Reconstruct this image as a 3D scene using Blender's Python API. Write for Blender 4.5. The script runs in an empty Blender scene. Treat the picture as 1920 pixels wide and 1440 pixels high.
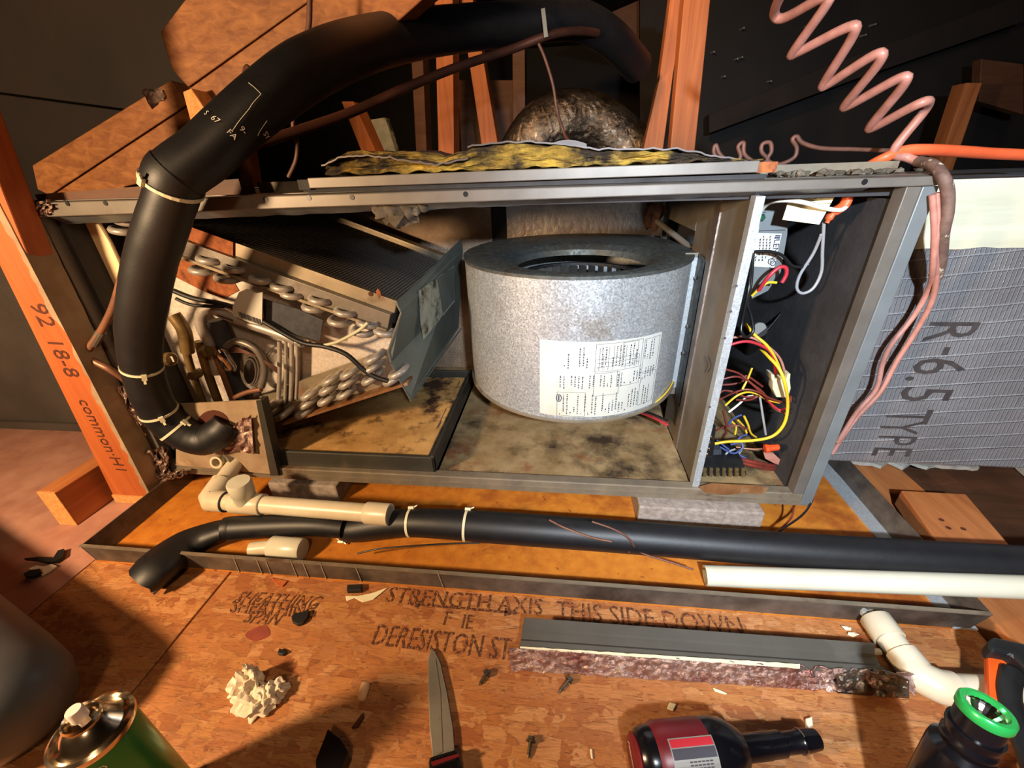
import bpy, bmesh, math, random
from mathutils import Vector, Matrix, noise as mnoise
random.seed(7)
R = math.radians
# ------------------------------------------------------------------ camera, world, lights, exposure
FPX = 771.27
CAM = Vector((.8413, -.6189, .5526))
YAW, PIT, ROL = R(-7.14), R(27.35), R(-1.99)
_F = Vector((math.sin(YAW)*math.cos(PIT), math.cos(YAW)*math.cos(PIT), -math.sin(PIT)))
_r = Vector((math.cos(YAW), -math.sin(YAW), 0)); _u = _r.cross(_F)
_R = _r*math.cos(ROL) + _u*math.sin(ROL); _U = -_r*math.sin(ROL) + _u*math.cos(ROL)
sc = bpy.context.scene
cd = bpy.data.cameras.new('camera'); cam = bpy.data.objects.new('camera', cd)
sc.collection.objects.link(cam); sc.camera = cam
cd.sensor_width = 36; cd.lens = 36*FPX/1920; cd.clip_start = .01; cd.clip_end = 50
cam.matrix_world = Matrix(((_R.x, _U.x, -_F.x, CAM.x), (_R.y, _U.y, -_F.y, CAM.y), (_R.z, _U.z, -_F.z, CAM.z), (0, 0, 0, 1)))
w = bpy.data.worlds.new('attic_dark'); sc.world = w; w.use_nodes = True
w.node_tree.nodes['Background'].inputs[0].default_value = (1, .62, .38, 1)
w.node_tree.nodes['Background'].inputs[1].default_value = .09
sc.view_settings.view_transform = 'Standard'; sc.view_settings.look = 'None'
sc.view_settings.exposure = 1.15; sc.view_settings.gamma = 1; sc.view_settings.use_curve_mapping = False

def lamp(name, kind, loc, energy, col, size=.05, target=None, angle=60, blend=.5):
    l = bpy.data.lights.new(name, kind); l.energy = energy; l.color = col
    if kind in ('POINT', 'SPOT'): l.shadow_soft_size = size
    if kind == 'AREA': l.size = size
    if kind == 'SPOT': l.spot_size = R(angle); l.spot_blend = blend
    o = bpy.data.objects.new(name, l); sc.collection.objects.link(o); o.location = loc
    if target is not None:
        o.rotation_euler = (Vector(target) - Vector(loc)).to_track_quat('-Z', 'Y').to_euler()
    return o
# warm work lamp beside the technician, cool phone torch above the lens, then two fill lamps out of view
lamp('warm_work_light', 'POINT', (-.12, -.80, .62), 35, (1, .67, .37), .05)
lamp('cool_torch', 'SPOT', (1.0, -.92, .74), 52, (.76, .88, 1), .02, (1.25, .1, .30), 84, .9)
lamp('added_attic_fill', 'SPOT', (.55, -.02, 1.2), 25, (1, .58, .28), .06, (.75, 1.3, .72), 84, .7)  # spot added above the cabinet to brighten the trusses
lamp('unseen_warm_fill', 'POINT', (.9, -1.3, 1.3), 11, (1, .66, .38), .1)  # unseen warm point behind the camera, lifts the general level

# ------------------------------------------------------------------ helpers
ZF = -.05                                   # top of the attic floor
COL = sc.collection
WL = {}                                     # world location of every thing / part
def px(u, v, x=None, y=None, z=None, d=None):
    r = _F + _R*((u-960)/FPX) - _U*((v-720)/FPX)
    if d is not None: return CAM + r*d
    i, val = (0, x) if x is not None else (1, y) if y is not None else (2, z)
    return CAM + r*((val - CAM[i])/r[i])
def fl(u, v, dz=0): return px(u, v, z=ZF+dz)

def thing(name, label, cat, loc, group=None):
    o = bpy.data.objects.new(name, None); COL.objects.link(o); o.empty_display_size = .02
    o.location = loc; WL[o.name] = Vector(loc)
    o['label'] = label; o['category'] = cat
    if group: o['group'] = group
    return o
def tag(o, label, cat, group=None):
    o['label'] = label; o['category'] = cat
    if group: o['group'] = group
    return o
def frame_tube(pts):
    T = []
    for i in range(len(pts)):
        a = pts[max(i-1, 0)]; b = pts[min(i+1, len(pts)-1)]
        T.append((b-a).normalized() if (b-a).length > 1e-9 else Vector((0, 0, 1)))
    up = Vector((0, 0, 1)) if abs(T[0].z) < .9 else Vector((1, 0, 0))
    N = [(up - T[0]*up.dot(T[0])).normalized()]
    for i in range(1, len(pts)):
        n = N[-1] - T[i]*N[-1].dot(T[i]); N.append(n.normalized())
    return T, N
def cr(P, n=8):
    P = [Vector(p) for p in P]; out = []
    for i in range(len(P)-1):
        p0 = P[max(i-1, 0)]; p1 = P[i]; p2 = P[i+1]; p3 = P[min(i+2, len(P)-1)]
        for k in range(n):
            t = k/n
            out.append(.5*((2*p1)+(p2-p0)*t+(2*p0-5*p1+4*p2-p3)*t*t+(3*p1-p0-3*p2+p3)*t**3))
    out.append(P[-1]); return out
class MB:
    def __init__(s): s.v = []; s.f = []
    def add(s, vs, fs):
        b = len(s.v); s.v += [Vector(v) for v in vs]; s.f += [tuple(i+b for i in f) for f in fs]; return s
    def hexa(s, p):     # 8 points: bottom 4 ccw, top 4 ccw
        return s.add(p, [(3, 2, 1, 0), (4, 5, 6, 7), (0, 1, 5, 4), (1, 2, 6, 5), (2, 3, 7, 6), (3, 0, 4, 7)])
    def box(s, x0, x1, y0, y1, z0, z1):
        return s.hexa([(x0, y0, z0), (x1, y0, z0), (x1, y1, z0), (x0, y1, z0), (x0, y0, z1), (x1, y0, z1), (x1, y1, z1), (x0, y1, z1)])
    def bar(s, a, b, wd, th, up=(0, 0, 1)):  # box along a-b, wd across, th along up
        a = Vector(a); b = Vector(b); t = (b-a).normalized(); up = Vector(up); up = (up - t*up.dot(t)).normalized(); r = t.cross(up)
        c = []
        for p in (a, b):
            for sx, sy in ((-1, -1), (1, -1), (1, 1), (-1, 1)): c.append(p + r*(sx*wd/2) + up*(sy*th/2))
        return s.hexa(c)
    def prism(s, poly, off):
        n = len(poly); off = Vector(off); P = [Vector(p) for p in poly]
        vs = P + [p+off for p in P]
        return s.add(vs, [tuple(range(n-1, -1, -1)), tuple(range(n, 2*n))] + [(i, (i+1) % n, n+(i+1) % n, n+i) for i in range(n)])
    def tube(s, pts, r, n=10, cap=True, flat=1.0, hollow=0):
        pts = [Vector(p) for p in pts]; T, N = frame_tube(pts); rr = r if isinstance(r, (list, tuple)) else [r]*len(pts)
        vs = []; fs = []
        for p, t, nn, q in zip(pts, T, N, rr):
            b = t.cross(nn)
            for k in range(n):
                a = 2*math.pi*k/n; vs.append(p + (nn*math.cos(a)*flat + b*math.sin(a))*q)
        m = len(pts)
        for i in range(m-1):
            for k in range(n): fs.append((i*n+k, i*n+(k+1) % n, (i+1)*n+(k+1) % n, (i+1)*n+k))
        if hollow:
            for p, t, nn, q in zip(pts, T, N, rr):
                b = t.cross(nn)
                for k in range(n):
                    a = 2*math.pi*k/n; vs.append(p + (nn*math.cos(a)*flat + b*math.sin(a))*q*hollow)
            o = m*n
            for i in range(m-1):
                for k in range(n): fs.append((o+i*n+(k+1) % n, o+i*n+k, o+(i+1)*n+k, o+(i+1)*n+(k+1) % n))
            for i in (0, m-1):
                for k in range(n):
                    q4 = (i*n+k, i*n+(k+1) % n, o+i*n+(k+1) % n, o+i*n+k); fs.append(q4[::-1] if i == 0 else q4)
        elif cap:
            fs.append(tuple(range(n-1, -1, -1))); fs.append(tuple((m-1)*n+k for k in range(n)))
        return s.add(vs, fs)
    def lathe(s, prof, c, axis=(0, 0, 1), n=32, cap=True):
        ax = Vector(axis).normalized(); q = Vector((0, 0, 1)).rotation_difference(ax); c = Vector(c); vs = []; fs = []
        for r, h in prof:
            for k in range(n):
                a = 2*math.pi*k/n; vs.append(c + q @ Vector((r*math.cos(a), r*math.sin(a), h)))
        m = len(prof)
        for i in range(m-1):
            for k in range(n): fs.append((i*n+k, i*n+(k+1) % n, (i+1)*n+(k+1) % n, (i+1)*n+k))
        if cap: fs.append(tuple(range(n-1, -1, -1))); fs.append(tuple((m-1)*n+k for k in range(n)))
        return s.add(vs, fs)
    def blob(s, c, rad, seed=0, amp=.3, sub=2, fr=1.5):
        bm = bmesh.new(); bmesh.ops.create_icosphere(bm, subdivisions=sub, radius=1)
        c = Vector(c); b = len(s.v)
        for v in bm.verts:
            k = 1 + amp*mnoise.noise(v.co*fr + Vector((seed*7.3, seed*1.7, 0)))*1.6
            s.v.append(c + Vector((v.co.x*rad[0]*k, v.co.y*rad[1]*k, v.co.z*rad[2]*k)))
        bm.verts.index_update()
        s.f += [tuple(v.index+b for v in f.verts) for f in bm.faces]; bm.free(); return s
    def sheet(s, fn, nu, nv, th=None):
        vs = [Vector(fn(i/nu, j/nv)) for j in range(nv+1) for i in range(nu+1)]
        fs = [(j*(nu+1)+i, j*(nu+1)+i+1, (j+1)*(nu+1)+i+1, (j+1)*(nu+1)+i) for j in range(nv) for i in range(nu)]
        if th is None: return s.add(vs, fs)
        th = Vector(th); n = len(vs); vs2 = [v+th for v in vs]
        fs2 = [tuple(n+i for i in f[::-1]) for f in fs]
        rim = [i for i in range(nu)] + [nu+(nu+1)*j for j in range(nv)] + [(nu+1)*nv+nu-i for i in range(nu)] + [(nu+1)*(nv-j) for j in range(nv)]
        e = [(rim[(k+1) % len(rim)], rim[k], n+rim[k], n+rim[(k+1) % len(rim)]) for k in range(len(rim))]
        return s.add(vs+vs2, fs+fs2+e)
    def build(s, name, mt, parent=None, smooth=None, bevel=0, fix=True):
        c = Vector((0, 0, 0))
        for v in s.v: c += v
        c /= max(1, len(s.v))
        me = bpy.data.meshes.new(name); me.from_pydata([v-c for v in s.v], [], s.f)
        if fix:
            bm = bmesh.new(); bm.from_mesh(me); bmesh.ops.recalc_face_normals(bm, faces=bm.faces); bm.to_mesh(me); bm.free()
        me.update()
        if smooth:
            for p in me.polygons: p.use_smooth = True
            me.set_sharp_from_angle(angle=R(smooth))
        o = bpy.data.objects.new(name, me); COL.objects.link(o)
        if mt is not None: me.materials.append(mt)
        if parent is not None:
            o.parent = parent; o.location = c - WL[parent.name]
        else: o.location = c
        WL[o.name] = c
        if bevel:
            b = o.modifiers.new('bevel', 'BEVEL'); b.width = bevel; b.segments = 2; b.limit_method = 'ANGLE'
        return o
def struct(o): o['kind'] = 'structure'; return o
def stuff(o): o['kind'] = 'stuff'; return o
def dup(root, loc, label=None, rot=None, group=None):
    r = root.copy(); COL.objects.link(r); r.location = loc; WL[r.name] = Vector(loc)
    if rot is not None: r.rotation_euler = rot
    if label: r['label'] = label
    if group: r['group'] = group
    for ch in list(root.children):
        c = ch.copy(); COL.objects.link(c); c.parent = r
    return r
def text(s, name, mt, parent, origin, right, up, size, shear=0, align='LEFT', bend=None, lift=0.0004, sx=1.0):
    """flat print: the words s laid from origin along right, letters standing along up"""
    cu = bpy.data.curves.new('t', 'FONT'); cu.body = s; cu.size = 1; cu.shear = shear; cu.offset = 0; cu.align_x = align; cu.resolution_u = 2
    ob = bpy.data.objects.new('t', cu); COL.objects.link(ob)
    dg = bpy.context.evaluated_depsgraph_get(); dg.update()
    me = bpy.data.meshes.new_from_object(ob.evaluated_get(dg)); bpy.data.objects.remove(ob)
    right = Vector(right).normalized(); up = Vector(up); up = (up - right*up.dot(right)).normalized(); nn = right.cross(up)
    mb = MB()
    for v in me.vertices:
        if bend: mb.v.append(bend(v.co.x*size, v.co.y*size))
        else: mb.v.append(Vector(origin) + right*v.co.x*size*sx + up*v.co.y*size + nn*lift)
    mb.f = [tuple(p.vertices) for p in me.polygons]
    bpy.data.meshes.remove(me)
    return mb.build(name, mt, parent, fix=False)

# ------------------------------------------------------------------ materials
def lin(h):
    h = h.lstrip('#'); c = [int(h[i:i+2], 16)/255 for i in (0, 2, 4)]
    return tuple((x/12.92 if x <= .04045 else ((x+.055)/1.055)**2.4) for x in c) + (1,)
class NT:
    def __init__(s, name):
        s.m = bpy.data.materials.new(name); s.m.use_nodes = True; s.t = s.m.node_tree; s.b = s.t.nodes['Principled BSDF']
        s.co = s.n('ShaderNodeTexCoord').outputs['Object']
    def n(s, t, **k):
        x = s.t.nodes.new(t)
        for a, b in k.items(): setattr(x, a, b)
        return x
    def l(s, a, b): s.t.links.new(a, b)
    def mapping(s, sc=(1, 1, 1), rot=(0, 0, 0), loc=(0, 0, 0)):
        m = s.n('ShaderNodeMapping'); s.l(s.co, m.inputs[0]); m.inputs['Scale'].default_value = sc; m.inputs['Rotation'].default_value = rot; m.inputs['Location'].default_value = loc
        return m.outputs[0]
    def noise(s, scale, vec=None, detail=6, rough=.6, dist=0):
        x = s.n('ShaderNodeTexNoise'); x.inputs['Scale'].default_value = scale; x.inputs['Detail'].default_value = detail; x.inputs['Roughness'].default_value = rough; x.inputs['Distortion'].default_value = dist
        s.l(vec or s.co, x.inputs['Vector']); return x.outputs['Fac']
    def vor(s, scale, vec=None, feature='F1', out='Distance'):
        x = s.n('ShaderNodeTexVoronoi', feature=feature); x.inputs['Scale'].default_value = scale
        s.l(vec or s.co, x.inputs['Vector']); return x.outputs[out]
    def ramp(s, fac, lo, hi, a=(0, 0, 0, 1), b=(1, 1, 1, 1)):
        x = s.n('ShaderNodeValToRGB'); e = x.color_ramp.elements; e[0].position = lo; e[1].position = hi; e[0].color = a; e[1].color = b
        s.l(fac, x.inputs[0]); return x.outputs[0]
    def mix(s, fac, a, b, mode='MIX'):
        x = s.n('ShaderNodeMix', data_type='RGBA', blend_type=mode)
        for i, val in ((0, fac), (6, a), (7, b)):
            if hasattr(val, 'links') or hasattr(val, 'is_linked'): s.l(val, x.inputs[i])
            elif isinstance(val, (int, float)): x.inputs[i].default_value = val
            else: x.inputs[i].default_value = val
        return x.outputs[2]
    def bump(s, h, strength=.3, dist=.002):
        x = s.n('ShaderNodeBump'); x.inputs['Strength'].default_value = strength; x.inputs['Distance'].default_value = dist
        s.l(h, x.inputs['Height']); s.l(x.outputs[0], s.b.inputs['Normal'])
def mat(name, c1, c2=None, rough=.6, metal=0, scale=30, lo=.35, hi=.65, bump=0, bscale=None, bdist=.002, stain=None, stain2=None, stretch=(1, 1, 1), spec=None, detail=6, rough2=None):
    t = NT(name); c1 = lin(c1); vec = t.mapping(stretch)
    col = c1
    if c2:
        n = t.noise(scale, vec, detail); col = t.mix(t.ramp(n, lo, hi), c1, lin(c2))
    for k, st in enumerate((stain, stain2)):
        if st:
            hexc, ssc, slo, shi = st
            vec2 = t.mapping((1, 1, 1), loc=(3.1*k+1, 1.7, .3))
            col = t.mix(t.ramp(t.noise(ssc, vec2, 8, .65), slo, shi), col, lin(hexc))
    if isinstance(col, tuple): t.b.inputs['Base Color'].default_value = col
    else: t.l(col, t.b.inputs['Base Color'])
    t.b.inputs['Roughness'].default_value = rough; t.b.inputs['Metallic'].default_value = metal
    if rough2 is not None:
        rr = t.ramp(t.noise(scale*.7, vec, 5), .35, .65, (rough,)*3+(1,), (rough2,)*3+(1,)); t.l(rr, t.b.inputs['Roughness'])
    if spec is not None: t.b.inputs['Specular IOR Level'].default_value = spec
    if bump: t.bump(t.noise(bscale or scale, vec, 8), bump, bdist)
    return t.m
def wood(name, c1, c2, grain=(1, 1, .06), scale=60, knots=True, rough=.65):
    t = NT(name); v = t.mapping(grain)
    g = t.noise(scale, v, 8, .65, .6); g2 = t.noise(scale*.25, v, 3, .5, 1.2)
    col = t.mix(t.ramp(g, .3, .7), lin(c1), lin(c2)); col = t.mix(t.ramp(g2, .45, .75), col, lin(c2), 'MULTIPLY') if False else t.mix(t.ramp(g2, .5, .8), col, lin(c2))
    if knots:
        k = t.vor(5.5, t.mapping((1, 1, .5), loc=(.37, .2, .11))); col = t.mix(t.ramp(k, .035, .075, (1, 1, 1, 1), (0, 0, 0, 1)), col, lin('#3a1607'))
    t.l(col, t.b.inputs['Base Color']); t.b.inputs['Roughness'].default_value = rough; t.bump(g, .25, .001)
    return t.m
def osb(name, pal, rust=False):
    t = NT(name); layers = []
    for k, ang in enumerate((12, 67, 118, 160, 95)):
        v = t.mapping((9, 62, 20), (0, 0, R(ang)), (.3*k, .7*k, .1))
        nz = t.n('ShaderNodeTexNoise'); nz.inputs['Scale'].default_value = .8; nz.inputs['Detail'].default_value = 4; t.l(v, nz.inputs['Vector'])
        add = t.n('ShaderNodeVectorMath', operation='MULTIPLY_ADD'); t.l(nz.outputs['Color'], add.inputs[0]); add.inputs[1].default_value = (1.4, 1.2, 0); t.l(v, add.inputs[2])
        c = t.vor(1, add.outputs[0], out='Color'); e = t.vor(1, add.outputs[0], 'DISTANCE_TO_EDGE')
        s = t.n('ShaderNodeSeparateColor'); t.l(c, s.inputs[0])
        r = t.n('ShaderNodeValToRGB'); el = r.color_ramp.elements; el[0].color = lin(pal[0]); el[1].color = lin(pal[-1]); el[1].position = 1
        for i, h in enumerate(pal[1:-1]): q = el.new((i+1)/(len(pal)-1)); q.color = lin(h)
        t.l(s.outputs[0], r.inputs[0])
        gr = t.noise(7, t.mapping((9, 120, 20), (0, 0, R(ang))), 6, .7)
        col = t.mix(t.ramp(gr, .35, .7, (0, 0, 0, 1), (.6, .6, .6, 1)), r.outputs[0], lin('#7c4218'))
        gr2 = t.noise(5, t.mapping((12, 150, 20), (0, 0, R(ang)), (4, 1, 2)), 6, .7)
        col = t.mix(t.ramp(gr2, .56, .66, (0, 0, 0, 1), (.8, .8, .8, 1)), col, lin('#4e220c'))
        col = t.mix(t.ramp(e, 0, .035, (.35, .35, .35, 1), (0, 0, 0, 1)), col, lin('#3a1806'))
        layers.append((col, s.outputs[1]))
    col, h = layers[0]
    for k in (1, 2, 3, 4):
        nz = t.noise(10 + 4*k, t.mapping((1, 1, 1), (0, 0, k), (k*2.2, k, 0)), 3, .6)
        f = t.ramp(nz, .52, .535); col = t.mix(f, col, layers[k][0]); h = t.mix(f, h, layers[k][1])
    dirt = t.noise(4, t.mapping(loc=(5, 2, 0)), 8, .7); col = t.mix(t.ramp(dirt, .5, .78, (0, 0, 0, 1), (.5, .5, .5, 1)), col, lin('#6a3010'))
    t.l(col, t.b.inputs['Base Color']); t.b.inputs['Roughness'].default_value = .6; t.bump(h, .25, .001)
    return t.m
def galv(name, c1='#7d8184', c2='#a9afb2', rough=.42, metal=.75, scale=140, rust=None, dirt=None):
    t = NT(name); c = t.vor(scale, out='Color'); s = t.n('ShaderNodeSeparateColor'); t.l(c, s.inputs[0])
    big = t.noise(9, None, 6, .7)
    col = t.mix(s.outputs[0], lin(c1), lin(c2)); col = t.mix(t.ramp(big, .4, .75, (0, 0, 0, 1), (.5, .5, .5, 1)), col, lin(c1))
    if dirt: col = t.mix(t.ramp(t.noise(dirt[1], t.mapping(loc=(2, 1, 4)), 8, .7), dirt[2], dirt[3]), col, lin(dirt[0]))
    mt_ = metal
    if rust:
        f = t.ramp(t.noise(rust[1], t.mapping(loc=(1, 5, 2)), 9, .7), rust[2], rust[3]); col = t.mix(f, col, lin(rust[0]))
    t.l(col, t.b.inputs['Base Color']); t.b.inputs['Metallic'].default_value = metal
    rr = t.ramp(s.outputs[1], 0, 1, (rough-.1,)*3+(1,), (rough+.15,)*3+(1,)); t.l(rr, t.b.inputs['Roughness'])
    t.bump(s.outputs[2], .08, .0008)
    return t.m
def foil(name, c='#9a8f86', rough=.28, sc_=55, bs=.9, c2=None, dist=.004):
    t = NT(name); n = t.vor(sc_, t.mapping((1, 1, .6)), 'DISTANCE_TO_EDGE'); n2 = t.noise(sc_*1.6, None, 6, .7, 1.0)
    m = t.n('ShaderNodeMath', operation='ADD'); t.l(n, m.inputs[0]); t.l(n2, m.inputs[1])
    col = lin(c)
    if c2: t.l(t.mix(t.ramp(t.noise(14), .4, .65), lin(c), lin(c2)), t.b.inputs['Base Color'])
    else: t.b.inputs['Base Color'].default_value = col
    t.b.inputs['Metallic'].default_value = .9; t.b.inputs['Roughness'].default_value = rough; t.bump(m.outputs[0], bs, dist)
    return t.m
def scrim(name):
    t = NT(name); x = t.n('ShaderNodeTexWave', wave_type='BANDS', bands_direction='X'); x.inputs['Scale'].default_value = 50; x.inputs['Distortion'].default_value = .6; x.inputs['Detail'].default_value = 1
    z = t.n('ShaderNodeTexWave', wave_type='BANDS', bands_direction='Z'); z.inputs['Scale'].default_value = 12; z.inputs['Distortion'].default_value = .6; z.inputs['Detail'].default_value = 1
    v = t.mapping((1, 1, 1), (0, R(6), 0))
    t.l(v, x.inputs['Vector']); t.l(v, z.inputs['Vector'])
    mx = t.n('ShaderNodeMath', operation='MAXIMUM')
    t.l(t.ramp(x.outputs['Fac'], .8, 1), mx.inputs[0]); t.l(t.ramp(z.outputs['Fac'], .95, 1.06), mx.inputs[1])
    wr = t.noise(26, None, 5, .6, .6); ad = t.n('ShaderNodeMath', operation='MULTIPLY_ADD'); t.l(wr, ad.inputs[0]); ad.inputs[1].default_value = 2.2; t.l(mx.outputs[0], ad.inputs[2])
    col = t.mix(mx.outputs[0], lin('#a0a0a4'), lin('#c6c8cc')); col = t.mix(t.ramp(t.noise(5, None, 5), .45, .7, (0, 0, 0, 1), (.45, .45, .45, 1)), col, lin('#6a6462'))
    t.l(col, t.b.inputs['Base Color']); t.b.inputs['Metallic'].default_value = .6; t.b.inputs['Roughness'].default_value = .34; t.bump(ad.outputs[0], .9, .002)
    return t.m
m = {}
PAL = ['#945630', '#b87c48', '#aa6c3c', '#c89260', '#9c5e34', '#be864e', '#b0713e', '#c48c58']
m['osb'] = osb('osb_board', PAL)
m['pan_base'] = mat('rusty_pan_bottom', '#c27a28', '#ad6620', .55, 0, 40, stain=('#7a3416', 5, .54, .7), stain2=('#5c2a10', 60, .62, .72), bump=.2, bscale=160)
m['pan_wall'] = mat('pan_galvanised', '#57504a', '#746a60', .5, .5, 26, stain=('#3b342e', 9, .45, .65), stain2=('#b3a998', 30, .68, .76), bump=.1)
m['stud'] = wood('stud_pine', '#b5602c', '#97481a', (1, 1, .05), 70, False)
m['raft'] = wood('rafter_pine', '#9e6838', '#6c3a16', (.45, 1, 1), 75)
m['lumber'] = wood('floor_lumber', '#b87440', '#98562a', (1, .08, 1), 60)
m['truss'] = wood('truss_pine', '#b06a38', '#8a4a22', (1, 1, .05), 55)
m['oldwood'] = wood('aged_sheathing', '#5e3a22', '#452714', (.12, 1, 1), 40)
m['endgrain'] = mat('sawn_end', '#d49a5c', '#bb7d42', .8, 0, 120, bump=.3)
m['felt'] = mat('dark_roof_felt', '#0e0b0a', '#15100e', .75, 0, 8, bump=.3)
m['deck'] = mat('roof_deck_shade_tone', '#20150f', '#150d09', .8, 0, 6, bump=.3, stretch=(1, .3, 1))  # shade at the upper left and far back is put into this brown
m['drywall'] = mat('drywall_paper', '#b0806c', '#9c6a58', .85, 0, 14, bump=.25, bscale=45, stain=('#8d5f4d', 12, .6, .75))  # the warm lamp's pink tint is put into this paper color
m['white_drywall'] = mat('white_plaster', '#aaa59a', '#8d857a', .85, 0, 30, bump=.5, bscale=60, stain=('#94706a', 9, .55, .7))
m['concrete'] = mat('concrete', '#9a8e84', '#7b6f68', .9, 0, 90, bump=.6, bscale=180)
m['galv'] = galv('galvanised_housing', '#9a9ea1', '#cdd3d7', .4, .6, 420, dirt=('#85725c', 6, .56, .78))
m['galv_top'] = galv('galvanised_dusty_top', '#4c504f', '#5c605e', .5, .55, 150, dirt=('#4d4335', 7, .5, .7))
m['galv_br'] = galv('galvanised_bright', '#a9afb3', '#bfc5c9', .42, .5, 480)
m['sheet'] = mat('painted_cabinet_sheet', '#605a54', '#6c665f', .45, .25, 18, stain=('#5a4a3d', 12, .6, .75), bump=.05)
m['sheet_rust'] = mat('cabinet_floor_liner', '#96805c', '#7c6541', .75, 0, 20, stain=('#2e2013', 8, .47, .62), stain2=('#70391a', 11, .55, .7), bump=.4, bscale=90)
m['sill'] = mat('rusty_sill_sheet', '#6e6558', '#857865', .55, .3, 20, stain=('#4f2a17', 8, .55, .68), bump=.1)
m['part'] = mat('partition_dusty_sheet', '#6a655d', '#7c766c', .6, .3, 16, stain=('#8a6a42', 7, .55, .75), bump=.15)
m['liner'] = mat('black_glass_liner', '#232224', '#343336', .85, 0, 14, stain=('#4a4642', 5, .55, .8), bump=.35, bscale=120)
m['liner_foil'] = foil('pebbled_foil_liner', '#bfa68e', .5, 240, .8, '#a58a74', .002)
m['liner_silver'] = foil('smooth_foil_liner', '#a89c92', .45, 60, .3, '#8d7f78')
m['lip'] = foil('peeled_foil_lip', '#b3bac4', .4, 120, .35, '#9298a2', .002)
m['mastic'] = mat('dried_duct_mastic', '#a08a70', '#846d55', .7, 0, 16, stain=('#b69878', 9, .58, .7), bump=.3)
m['scuff'] = mat('pale_scuff', '#9a8d7a', '#7d7162', .7, 0, 60)
m['foil'] = foil('crumpled_foil_tape', '#b39a8e', .22, 60, 1.0)
m['foil_red'] = foil('reddish_printed_foil', '#cbb4aa', .3, 75, .8, '#8f5f58')
m['foil_dark'] = foil('dark_flex_duct_foil', '#8f8375', .2, 34, 1.0, '#4a423a')
m['black'] = mat('black_foam', '#0d0d10', '#131317', .5, 0, 40, bump=.08, bscale=200, stain=('#1b1817', 8, .6, .8))
m['blackmatte'] = mat('black_rubber', '#0f0f11', '#191919', .5, 0, 40)
m['tie'] = mat('zip_tie_nylon', '#d9d2b4', None, .4)
m['pvc'] = mat('pvc_used', '#cfc5b0', '#c2b498', .35, 0, 14, stain=('#8a7352', 26, .68, .76), bump=.03)
m['pvc_white'] = mat('pvc_clean', '#c6c3b2', '#bfbba8', .3, 0, 14)
m['fins'] = mat('dirty_fin_edge', '#988d84', '#7c7169', .6, .1, 60)
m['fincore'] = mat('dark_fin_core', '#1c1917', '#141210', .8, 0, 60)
m['fan'] = mat('dusty_fan_blade', '#3a3531', '#2a2623', .7, .1, 60)
m['alu'] = mat('aluminium_tube', '#b9b2aa', '#9a938c', .42, .35, 40, stain=('#7d6350', 14, .58, .75))
m['coilrail'] = mat('coil_tube_sheet', '#a1937c', '#8a7d6a', .42, .55, 22, stain=('#b4541f', 7, .6, .7), stain2=('#6d5a46', 12, .58, .72))
m['rust'] = mat('flaking_rust', '#a05a2c', '#743a18', .8, 0, 60, bump=.8, bscale=90, stain=('#3c1606', 40, .58, .68))
m['rustrail'] = mat('rusty_drip_rail', '#8a623c', '#6d4426', .55, .2, 24, stain=('#a08468', 10, .55, .7), bump=.3)
m['coilgray'] = mat('coil_rail_gray', '#77716a', '#878078', .4, .55, 22, stain=('#5b5048', 10, .55, .7))
m['delta'] = galv('delta_plate', '#c4bab0', '#d9cfc4', .5, .3, 260, rust=('#7b3a16', 6, .6, .72), dirt=('#75614d', 5, .58, .75))
m['endplate'] = mat('coil_end_sheet', '#626862', '#6f7670', .5, .2, 12, stain=('#6d7674', 20, .62, .75), stain2=('#2c2f2c', 22, .64, .72))
m['label_old'] = mat('weathered_label', '#8f9184', '#a5a797', .7, 0, 30, stain=('#3b382a', 16, .5, .6))
m['paper'] = mat('label_paper', '#bfbfba', '#b4b2a5', .6, 0, 8, stain=('#b3a586', 7, .58, .8))
m['tagpaper'] = mat('yellowed_tag_paper', '#e4dfc2', '#d6cda8', .65, 0, 9, stain=('#a39672', 12, .62, .75))
m['ink'] = mat('print_ink', '#3a3a44', None, .7)
m['ink_osb'] = mat('stamp_ink', '#4a2813', '#a06236', .8, 0, 230, lo=.5, hi=.6)
m['ink_stud'] = mat('stud_ink', '#4a1e0b', None, .8)
m['ink_duct'] = mat('duct_ink', '#2c2625', '#3d3534', .7, 0, 60)
m['ink_red'] = mat('red_foil_print', '#7a2030', None, .5)
m['logo'] = mat('navy_logo_ink', '#1d2244', None, .6)
m['white_ink'] = mat('white_print', '#d8d4c6', None, .6)
m['drainpan'] = mat('black_plastic_pan', '#2b2a26', '#38352e', .5, 0, 12, stain=('#5a4a34', 10, .6, .75))
m['sediment'] = mat('dried_sediment', '#c39a5e', '#a77d44', .85, 0, 20, stain=('#3d2510', 9, .54, .62), stain2=('#73491f', 14, .56, .7), bump=.5, bscale=70)
m['copper'] = mat('copper_tube', '#9e6e55', '#74503f', .42, .4, 18, stain=('#4b3530', 9, .55, .7))
m['copper_dk'] = mat('tarnished_copper', '#5a3527', '#46281f', .55, .4, 18)
m['brass'] = mat('tarnished_brass', '#8a7148', '#5e4a2c', .4, .4, 26, stain=('#93805a', 20, .6, .7))
m['chrome'] = mat('chrome_drier', '#b5aca6', None, .15, 1)
m['steelpipe'] = mat('suction_manifold', '#7a7168', '#5c554e', .4, .35, 20, stain=('#84694c', 12, .58, .7))
m['darkblue'] = mat('dark_sleeve', '#26282f', '#3a3c44', .7, 0, 60)
m['glass_wool'] = mat('yellow_glass_wool', '#c2a040', '#8c7028', .95, 0, 22, lo=.4, hi=.6, stain=('#2c2013', 9, .44, .56), stain2=('#c9ad62', 16, .6, .72), bump=1, bscale=60, stretch=(.5, 1, 2.4), bdist=.01)
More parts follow.
